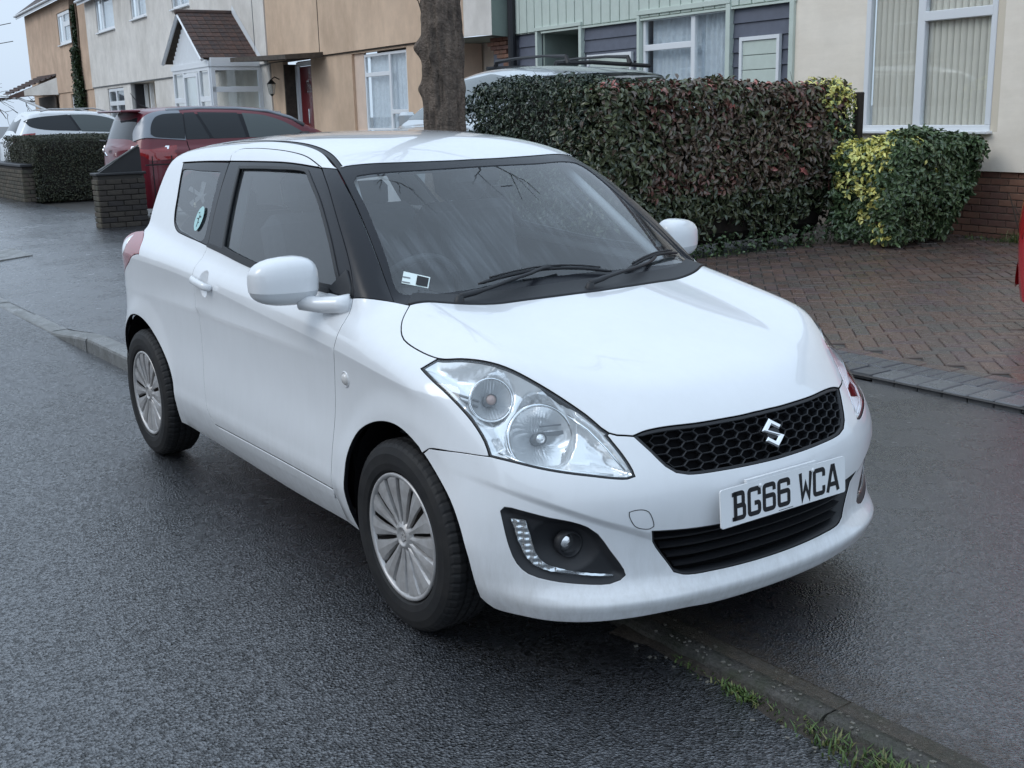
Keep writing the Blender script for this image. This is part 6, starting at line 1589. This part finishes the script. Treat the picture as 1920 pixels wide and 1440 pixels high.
# ================================================================ background cars
def make_car(name,label,loc,rz,prm,paint):
    root=thing(name,label,'car',loc,rz)
    Lr,Lf,hw,belt_,H=prm['rear'],prm['front'],prm['hw'],prm['belt'],prm['H']
    Wf=spl([Lr,Lr+.35,Lr+1,0,Lf-1,Lf-.35,Lf],[hw*.88,hw*.97,hw,hw,hw,hw*.96,hw*.80])
    sec=spl([.15,.35,.6,.8,belt_-.05,belt_+.1],[.07,.02,.0,.01,.04,.11])
    hood=spl(*prm['hood']); roofz=spl(*prm['roof'])
    wsx=prm['ws']; rwx=prm['rw']     # ((x_bottom,z),(x_top,z))
    def lin(p,z): return p[0][0]+(p[1][0]-p[0][0])*(z-p[0][1])/(p[1][1]-p[0][1])
    def Fn(P):
        x,y,z=P[...,0],np.abs(P[...,1]),P[...,2]; xo=x; y_=y; y=np.minimum(y,1.1); x=np.clip(x,Lr-.05,Lf+.05)
        a=y_-(Wf(x)-sec(np.clip(z,.15,belt_+.1)))
        a=smax(a,xo-(Lf-.05*np.abs(z-.5)-.22*y*y-.35*y**4),.18); a=smax(a,(Lr+.06*np.abs(z-.6)+.12*y*y+.22*y**4)-xo,.14)
        a=smax(a,(z-hood(x)+prm.get('crown',.06)*y*y),prm.get('kt',.08)); tum=prm.get('tum',.30); wc=prm.get('wc',.22); a=np.maximum(a,.18-z)
        zz=z; z=np.clip(z,.6,1.95)
        b=(y_-(hw-.08*tum/.3-tum*(z-belt_)-.8*tum*(z-belt_)**2))*.93
        b=smax(b,(xo-lin(wsx,z)+wc*y*y)*.6,.06); b=smax(b,zz-roofz(x)+.08*y*y+.12*y**4,.10)
        b=smax(b,(lin(rwx,z)+.12*y*y+.2*y**4-xo)*.8,.10); b=np.maximum(b,(belt_-.10)-zz)
        return smin(a,b,prm.get('km',.04))
    nu,nv=132,84; sc=np.array([2.1,.9,.75]); cen=np.array([(Lf+Lr)/2,0,.72])
    U=[];
    for j in range(nv+1):
        ph=-math.pi/2+math.pi*j/nv
        for i in range(nu):
            th=2*math.pi*i/nu; U.append((math.cos(ph)*math.cos(th),math.cos(ph)*math.sin(th),math.sin(ph)))
    U=np.array(U)*sc; U/=np.linalg.norm(U,axis=1)[:,None]
    P=marchF(Fn,cen+U*2.9,-U,80); Nn=gradF(Fn,P); Fs=[]
    wx=prm['wheels']; cz=.33
    for j in range(nv):
        for i in range(nu):
            f=(j*nu+i,j*nu+(i+1)%nu,(j+1)*nu+(i+1)%nu,(j+1)*nu+i); c=P[list(f)].mean(0)
            if any(math.hypot(c[0]-w_,c[2]-cz)<.40 for w_ in wx) and abs(c[1])>.55: continue
            Fs.append(f)
    mesh('body',P,Fs,paint,root,smooth=True,normals=Nn)
    MB().box(((Lf+Lr)/2,0,.5),(Lf-Lr-.5,hw*2-.35,.55)).build('underbody',M_vdark,root)
    ax={'C':dict(),'K':dict()}
    for w_ in wx:
        for s_ in(-1,1):
            mb=MB(); yy_=float(Wf(w_))
            for a in np.linspace(-.12,math.pi+.12,24): 
                mb.v+=[(w_+.40*math.cos(a),s_*(yy_+.004),cz+.40*math.sin(a)),(w_+.375*math.cos(a),s_*(yy_-.0),cz+.375*math.sin(a)),(w_+.375*math.cos(a),s_*(yy_-.25),cz+.375*math.sin(a)),(w_+.47*math.cos(a),s_*(yy_-.02),cz+.47*math.sin(a))]
            for i in range(23):
                for (p_,q_) in((3,0),(0,1),(1,2)): mb.f.append((4*i+p_,4*i+q_,4*i+4+q_,4*i+4+p_))
            mb.build('wheel_arch',paint if not prm.get('clad') else M_dark,root,True)
            wt=bpy.data.objects.new('wheel',None); COL.objects.link(wt); wt.parent=root; wt.location=(w_,s_*(yy_-.13),.33)
            if s_>0: wt.rotation_euler=(0,0,math.pi)
            R_=Matrix.Rotation(math.radians(90),4,'X')
            MB().lathe([(.22,.09),(.30,.10),(.33,.07),(.33,-.09),(.22,-.1)],40,R_).build('tyre',M_rub,wt,True)
            mb=MB().lathe([(.22,.085),(.215,.06),(.0001,.03)],32,R_); mb.build('rim',M_disc,wt,True)
            mb=MB()
            for k in range(5):
                a=2*math.pi*k/5; M_=R_@Matrix.Rotation(a,4,'Z'); mb.prism([(.03,-.025),(.215,-.035),(.215,.035),(.03,.025)],.05,.08,M_)
            mb.lathe([(.0001,.085),(.05,.08),(.06,.05)],16,R_); mb.build('spokes',M_hub,wt)
    def pan(nm,fr,poly,m,off=.004,both=True,label=None):
        # polygons given in (x,z) of the side, turned into the side frame
        if fr=='S':
            q=np.array([p[:2] for p in poly]); O_=np.stack([q[:,0],q[:,0]*0-2.5,q[:,1]],1); D_=np.tile([0,1.,0],(len(q),1)); Pq=marchF(Fn,O_,D_); okp=np.abs(Fn(Pq))<.01; poly=[tuple(t)+tuple(p[2:]) for t,p,k_ in zip(to_uv('S',Pq),poly,okp) if k_]
        return panel(nm,Fn,fr,loop(curve(list(poly)+[poly[0]])),m,root,off=off,both=both,inset=0,flange=.01,h=.06,label=label)
    return root,Fn,pan
MG_car=mat('tinted_car_window',(.012,.015,.019),rough=.06,spec=.4,coat=.2,coat_r=.02)
MG_car2=mat('clear_car_window',(.07,.085,.085),rough=.06,spec=.5,coat=.3,coat_r=.02)
M_red=mat('dark_red_paint',(.14,.012,.022),rough=.30,coat=.5,metal=.1,coat_r=.04)
M_red2=mat('bright_red_paint',(.42,.02,.03),rough=.25,coat=1,coat_r=.04)
M_silver=mat('silver_paint',(.50,.53,.55),rough=.3,metal=.4,coat=1)
M_greyarc=mat('grey_roof_arc',(.24,.255,.28),rough=.35,metal=.5)
M_wpaint=mat('white_paint_far',(.72,.74,.76),rough=.3,coat=1,coat_r=.05)
C_=lambda *p:[q+('c',) for q in p]
# red people carrier
mp_,Fm,pan=make_car('car','dark red people carrier with grey roof arches behind the brick pillar',(-13.93,5.20,.09),math.radians(90),
 dict(rear=-2.42,front=2.30,hw=.95,belt=1.12,H=1.65,hood=([-2.5,-1,1.0,1.6,2.1,2.35],[1.10,1.12,1.10,1.02,.86,.66]),roof=([-2.4,-1.6,-.8,0,.4,.9],[1.60,1.655,1.66,1.61,1.52,1.30]),
 ws=((1.35,1.02),(.05,1.60)),rw=((-2.40,1.0),(-2.12,1.62)),wheels=(-1.37,1.45)),M_red)
pan('window_band','S',[(-2.06,1.235,'c'),(-2.02,1.40),(-1.9,1.50),(-1.49,1.54,'c'),(-.62,1.53),(-.20,1.49),(.08,1.39),(.40,1.21,'c'),(.35,1.165,'c'),(-.5,1.172),(-1.53,1.182)],M_black,off=.002)
pan('rear_pillar','S',[(-2.24,1.16,'c'),(-2.20,1.30),(-2.12,1.44),(-2.0,1.545),(-1.80,1.585),(-1.52,1.59,'c'),(-1.52,1.16,'c')],M_greyarc,off=.012)
pan('side_window','S',[(-2.03,1.26),(-2.0,1.38),(-1.92,1.49),(-1.80,1.535),(-1.49,1.55,'c'),(-1.53,1.18,'c'),(-1.8,1.20),(-1.98,1.225)],MG_car,off=.018)
pan('side_window','S',[(-1.46,1.56,'c'),(-1.30,1.565,'c'),(-1.14,1.17,'c'),(-1.50,1.17,'c')],MG_car)
pan('side_window','S',[(-1.25,1.565,'c'),(-.62,1.545,'c'),(-.56,1.17,'c'),(-1.08,1.17,'c')],MG_car)
pan('side_window','S',[(-.54,1.54,'c'),(-.20,1.50),(.10,1.40),(.42,1.22,'c'),(.35,1.16,'c'),(-.50,1.17,'c')],MG_car2)
q=np.array([(-1.7,1.60),(-1.2,1.62),(-.6,1.605),(-.1,1.555),(.25,1.45),(.45,1.33)])
Pq=marchF(Fm,np.stack([q[:,0],q[:,0]*0-2.2,q[:,1]],1),np.tile([0,1.,0],(len(q),1))); okq=np.abs(Fm(Pq))<.02
for s_ in(-1,1):
    P=[Vector((p[0],p[1]*-s_*-1,p[2])) for p,k_ in zip(Pq,okq) if k_]
    if len(P)>3: MB().tube([Vector((p.x,s_*abs(p.y),p.z)) for p in P],[.032]*len(P),8).build('roof_arc',M_greyarc,mp_,True)
panel('rear_screen',Fm,'K',loop([(-.50,1.15),(.50,1.15),(.44,1.50),(-.44,1.50)]),MG_car,mp_,off=.006,inset=0,h=.06)
MB().box((-2.22,0,1.60),(.30,1.20,.035),bev=.015).build('spoiler',M_red,mp_)
MB().tube([(-2.44,.35,1.18),(-2.44,.0,1.17)],.012,5).build('rear_wiper',M_dark,mp_)
panel('tail_lamp',Fm,'K',loop([(-.88,.90),(-.66,.88),(-.44,.98),(-.44,1.09),(-.88,1.09)]),M_redl,mp_,off=.015,inset=0,h=.06,both=True)
for (a,b,c,d) in((-.80,1.035,-.46,1.085),(-.50,.99,-.44,1.04),): panel('lamp_chrome',Fm,'K',[(a,b),(c,b),(c,d),(a,d)],M_chrome,mp_,off=.022,inset=0,h=.06,both=True)
panel('bumper_strip',Fm,'K',loop([(-.85,.70),(.85,.70),(.85,.74),(-.85,.74)]),M_chrome,mp_,off=.010,inset=0,h=.06)
panel('number_plate',Fm,'K',[(-.26,.56),(.26,.56),(.26,.67),(-.26,.67)],mat('yellow_plate',(.60,.50,.16),rough=.5),mp_,off=.012,inset=0,h=.1)
MB().tube([(-2.47,-.05,.95),(-2.48,.0,1.0),(-2.47,.05,.95)],.012,5).build('badge',M_chrome,mp_)
MB().box((.35,-1.02,1.17),(.14,.20,.13),bev=.03).build('door_mirror',M_dark,mp_); MB().box((.35,1.02,1.17),(.14,.20,.13),bev=.03).build('door_mirror',M_dark,mp_)
MB().tube([(-1.75,-.02,1.63),(-1.90,-.02,1.70),(-2.02,-.02,1.87)],[.02,.008,.004],5).build('aerial',M_dark,mp_)
pan('fuel_flap','S',[(-1.95,1.00,'c'),(-1.72,1.0,'c'),(-1.72,.88,'c'),(-1.95,.88,'c')],M_red,off=.0025)
pan('door_gap','S',[(-1.51,1.15,'c'),(-1.50,1.15,'c'),(-1.46,.60,'c'),(-1.47,.60,'c')],M_vdark,off=.002)
# white suv
sv,Fs_,pan=make_car('car','white five-door car behind the square hedge at far left',(-25.0,5.72,.12),math.radians(90),
 dict(rear=-2.2,front=2.2,hw=.91,belt=1.10,H=1.70,hood=([-2.3,-1,1.0,1.6,2.0,2.3],[1.10,1.12,1.12,1.05,.93,.75]),roof=([-2.2,-1.5,-.7,0,.4,.9],[1.60,1.69,1.70,1.66,1.58,1.40]),
 ws=((1.25,1.08),(.15,1.62)),rw=((-2.18,1.0),(-1.7,1.64)),wheels=(-1.32,1.32),clad=1),M_wpaint)
pan('window_band','S',[(-1.74,1.44,'c'),(-1.4,1.545),(-.80,1.59),(-.25,1.57),(.18,1.47),(.56,1.26,'c'),(.48,1.18,'c'),(-.62,1.225),(-1.45,1.29)],M_black,off=.002)
pan('side_window','S',[(-1.78,1.46,'c'),(-1.4,1.56),(-.80,1.60,'c'),(-.62,1.22,'c'),(-1.45,1.28),(-1.7,1.36)],MG_car)
pan('side_window','S',[(-.74,1.60,'c'),(-.25,1.58),(.20,1.48),(.62,1.24,'c'),(.50,1.16,'c'),(-.55,1.21,'c')],MG_car2)
panel('tail_lamp',Fs_,'K',loop([(-.90,.98),(-.55,1.00),(-.52,1.10),(-.72,1.18),(-.90,1.20)]),M_redl,sv,off=.008,inset=0,h=.06,both=True)
pan('lamp_side','S',[(-2.2,1.15,'c'),(-1.88,1.17,'c'),(-2.0,1.05),(-2.2,1.0,'c')],M_redl,off=.006)
panel('rear_screen',Fs_,'K',loop([(-.50,1.20),(.50,1.20),(.44,1.52),(-.44,1.52)]),MG_car,sv,off=.006,inset=0,h=.08)
pan('door_gap','S',[(-.62,1.20,'c'),(-.61,1.20,'c'),(-.58,.5,'c'),(-.59,.5,'c')],M_vdark,off=.002)
for xh_ in(-1.0,.1): MB().box((xh_-.3,-.925,1.04),(.24,.03,.03),bev=.008).build('door_handle',M_wpaint,sv)
MB().tube([(-1.4,-.62,1.68),(-1.2,-.64,1.73),(-.2,-.64,1.73),(.1,-.62,1.66)],.018,6).build('roof_rail',M_hub,sv); MB().tube([(-1.4,.62,1.68),(-1.2,.64,1.73),(-.2,.64,1.73),(.1,.62,1.66)],.018,6).build('roof_rail',M_hub,sv)
MB().tube([(-1.75,0,1.66),(-1.95,0,1.82)],[.012,.004],5).build('aerial',M_dark,sv)
# silver off-roader facing the street
rv,Fr_,pan=make_car('car','tall silver off-road car with black roof bars behind the dark hedge',(-7.66,5.95,.22),math.radians(-90),
 dict(rear=-2.05,front=2.20,hw=.95,belt=1.22,H=1.86,hood=([-2.1,-1,.8,1.2,1.8,2.2],[1.20,1.22,1.24,1.21,1.10,.92]),roof=([-2.1,-1.5,-.8,-.2,.2,.6,1.0],[1.74,1.83,1.865,1.87,1.84,1.76,1.60]),
 ws=((1.18,1.22),(.32,1.82)),rw=((-2.03,1.0),(-1.85,1.78)),wheels=(-1.30,1.38),tum=.10,wc=.08),M_silver)
for (a,b) in((-1.72,-1.15),(-1.08,-.42),(-.35,.22)):
    pan('side_window','S',[(a,1.70,'c'),(b,1.70,'c'),(b+(.0 if b<.1 else .42),1.27,'c'),(a,1.27,'c')],MG_car)
pan('roof_side_trim','S',[(-1.78,1.722,'c'),(.20,1.722,'c'),(.26,1.69,'c'),(-1.78,1.69,'c')],MG_car,off=.008)
panel('windscreen',Fr_,'T',loop([(.36,-.80),(1.06,-.84),(1.10,-.40),(1.12,0),(1.10,.40),(1.06,.84),(.36,.80),(.38,0)]),MG_car2,rv,off=.006,inset=0,h=.08)
for s_ in(-1,1):
    MB().tube([(-1.5,s_*.72,1.845),(-.6,s_*.72,1.885),(-.05,s_*.72,1.87)],.028,6).build('roof_rail',M_dark,rv)
for x_ in(-1.15,-.20):
    P=[(x_,-.76,1.87),(x_-.0,-.72,1.95),(x_,-.3,1.975),(x_,.3,1.975),(x_,.72,1.95),(x_,.76,1.87)]
    MB().tube(P,[.035,.028,.018,.018,.028,.035],6).build('roof_bar',M_dark,rv)
for s_ in(-1,1): MB().box((.95,s_*1.06,1.26),(.16,.22,.20),bev=.04).build('door_mirror',M_silver,rv)
for y_ in(-.35,.15): MB().tube([(1.10,y_,1.25),(1.00,y_+.25,1.36),(.92,y_+.45,1.42)],.014,5).build('wiper',M_dark,rv)
panel('number_plate',Fr_,'C',[(-.26,.50),(.26,.50),(.26,.61),(-.26,.61)],M_plate,rv,off=.02,inset=0,h=.1)
for s_ in(-1,1): panel('headlight',Fr_,'C',loop([(s_*.55,.85),(s_*.88,.88),(s_*.88,1.02),(s_*.55,1.02)]),M_satin,rv,off=.008,inset=0,h=.06)
# red car at the right edge
rc_,Fc_,pan=make_car('car','bright red car on the paved drive, only its corner in view at the right edge',(.70,6.34,.075),math.radians(90),
 dict(rear=-2.0,front=2.0,hw=.86,belt=.98,H=1.45,hood=([-2.1,-1,1.0,1.5,1.8,2.1],[.96,1.0,1.0,.94,.84,.66]),roof=([-2.0,-1.4,-.6,0,.4,.9],[1.36,1.43,1.45,1.42,1.34,1.15]),
 ws=((1.1,.95),(.0,1.40)),rw=((-1.99,.80),(-1.62,1.42)),wheels=(-1.25,1.25),crown=.16,kt=.20,km=.09),M_red2)
pan('side_window','S',[(-1.5,1.28,'c'),(-.5,1.36,'c'),(-.45,1.02,'c'),(-1.45,1.04,'c')],MG_car); pan('side_window','S',[(-.4,1.36,'c'),(.1,1.32),(.6,1.04,'c'),(-.36,1.02,'c')],MG_car)
panel('rear_screen',Fc_,'K',loop([(-.52,1.00),(.52,1.00),(.46,1.30),(-.46,1.30)]),MG_car,rc_,off=.006,inset=0,h=.08)
panel('tail_lamp',Fc_,'K',loop([(-.80,.62),(-.66,.62),(-.62,.90),(-.76,.90)]),M_redl,rc_,off=.008,inset=0,h=.06,both=True)
for s_ in(-1,1): MB().box((.45,s_*.95,1.02),(.12,.18,.12),bev=.03).build('door_mirror',M_red2,rc_)

# ---- the terrace on the other side of the street (seen only as reflections)
M_opp=mat('opposite_render',(.22,.20,.18),rough=.9,noise=1,var=.1)
for k,x_ in enumerate((-52,-36,-20,-4,12)):
    b=thing('house','plain rendered house across the street, number %s along from the left'%('one two three four five'.split()[k]),'house',(x_,-19,0),0,'houses across the street')
    b['label']=('plain rendered house across the street, behind the viewer, '+['furthest left','second from the left','middle one of the five','second from the right','furthest right'][k])
    MB().box((0,-4,2.7),(13,8,5.6)).build('wall',M_opp,b)
    mb=MB(); mb.add([(-6.8,.4,5.4),(6.8,.4,5.4),(6.8,-8.4,5.4),(-6.8,-8.4,5.4),(-6.8,-4,8.2),(6.8,-4,8.2)],[(0,1,5,4),(2,3,4,5),(0,4,3),(1,2,5),(0,3,2,1)]); mb.build('roof',M_tiled[0],b)
    for wx_ in(-4,4):
        for wz_ in(1.6,4.2): fr_=MB().box((wx_,.03,wz_),(2.2,.08,1.3)).build('window',M_upvc,b); MB().box((wx_,.08,wz_),(2.0,.02,1.1)).build('pane',M_black,fr_)
    MB().box((0,.03,1.1),(1.0,.08,2.1)).build('door',M_canopy,b)
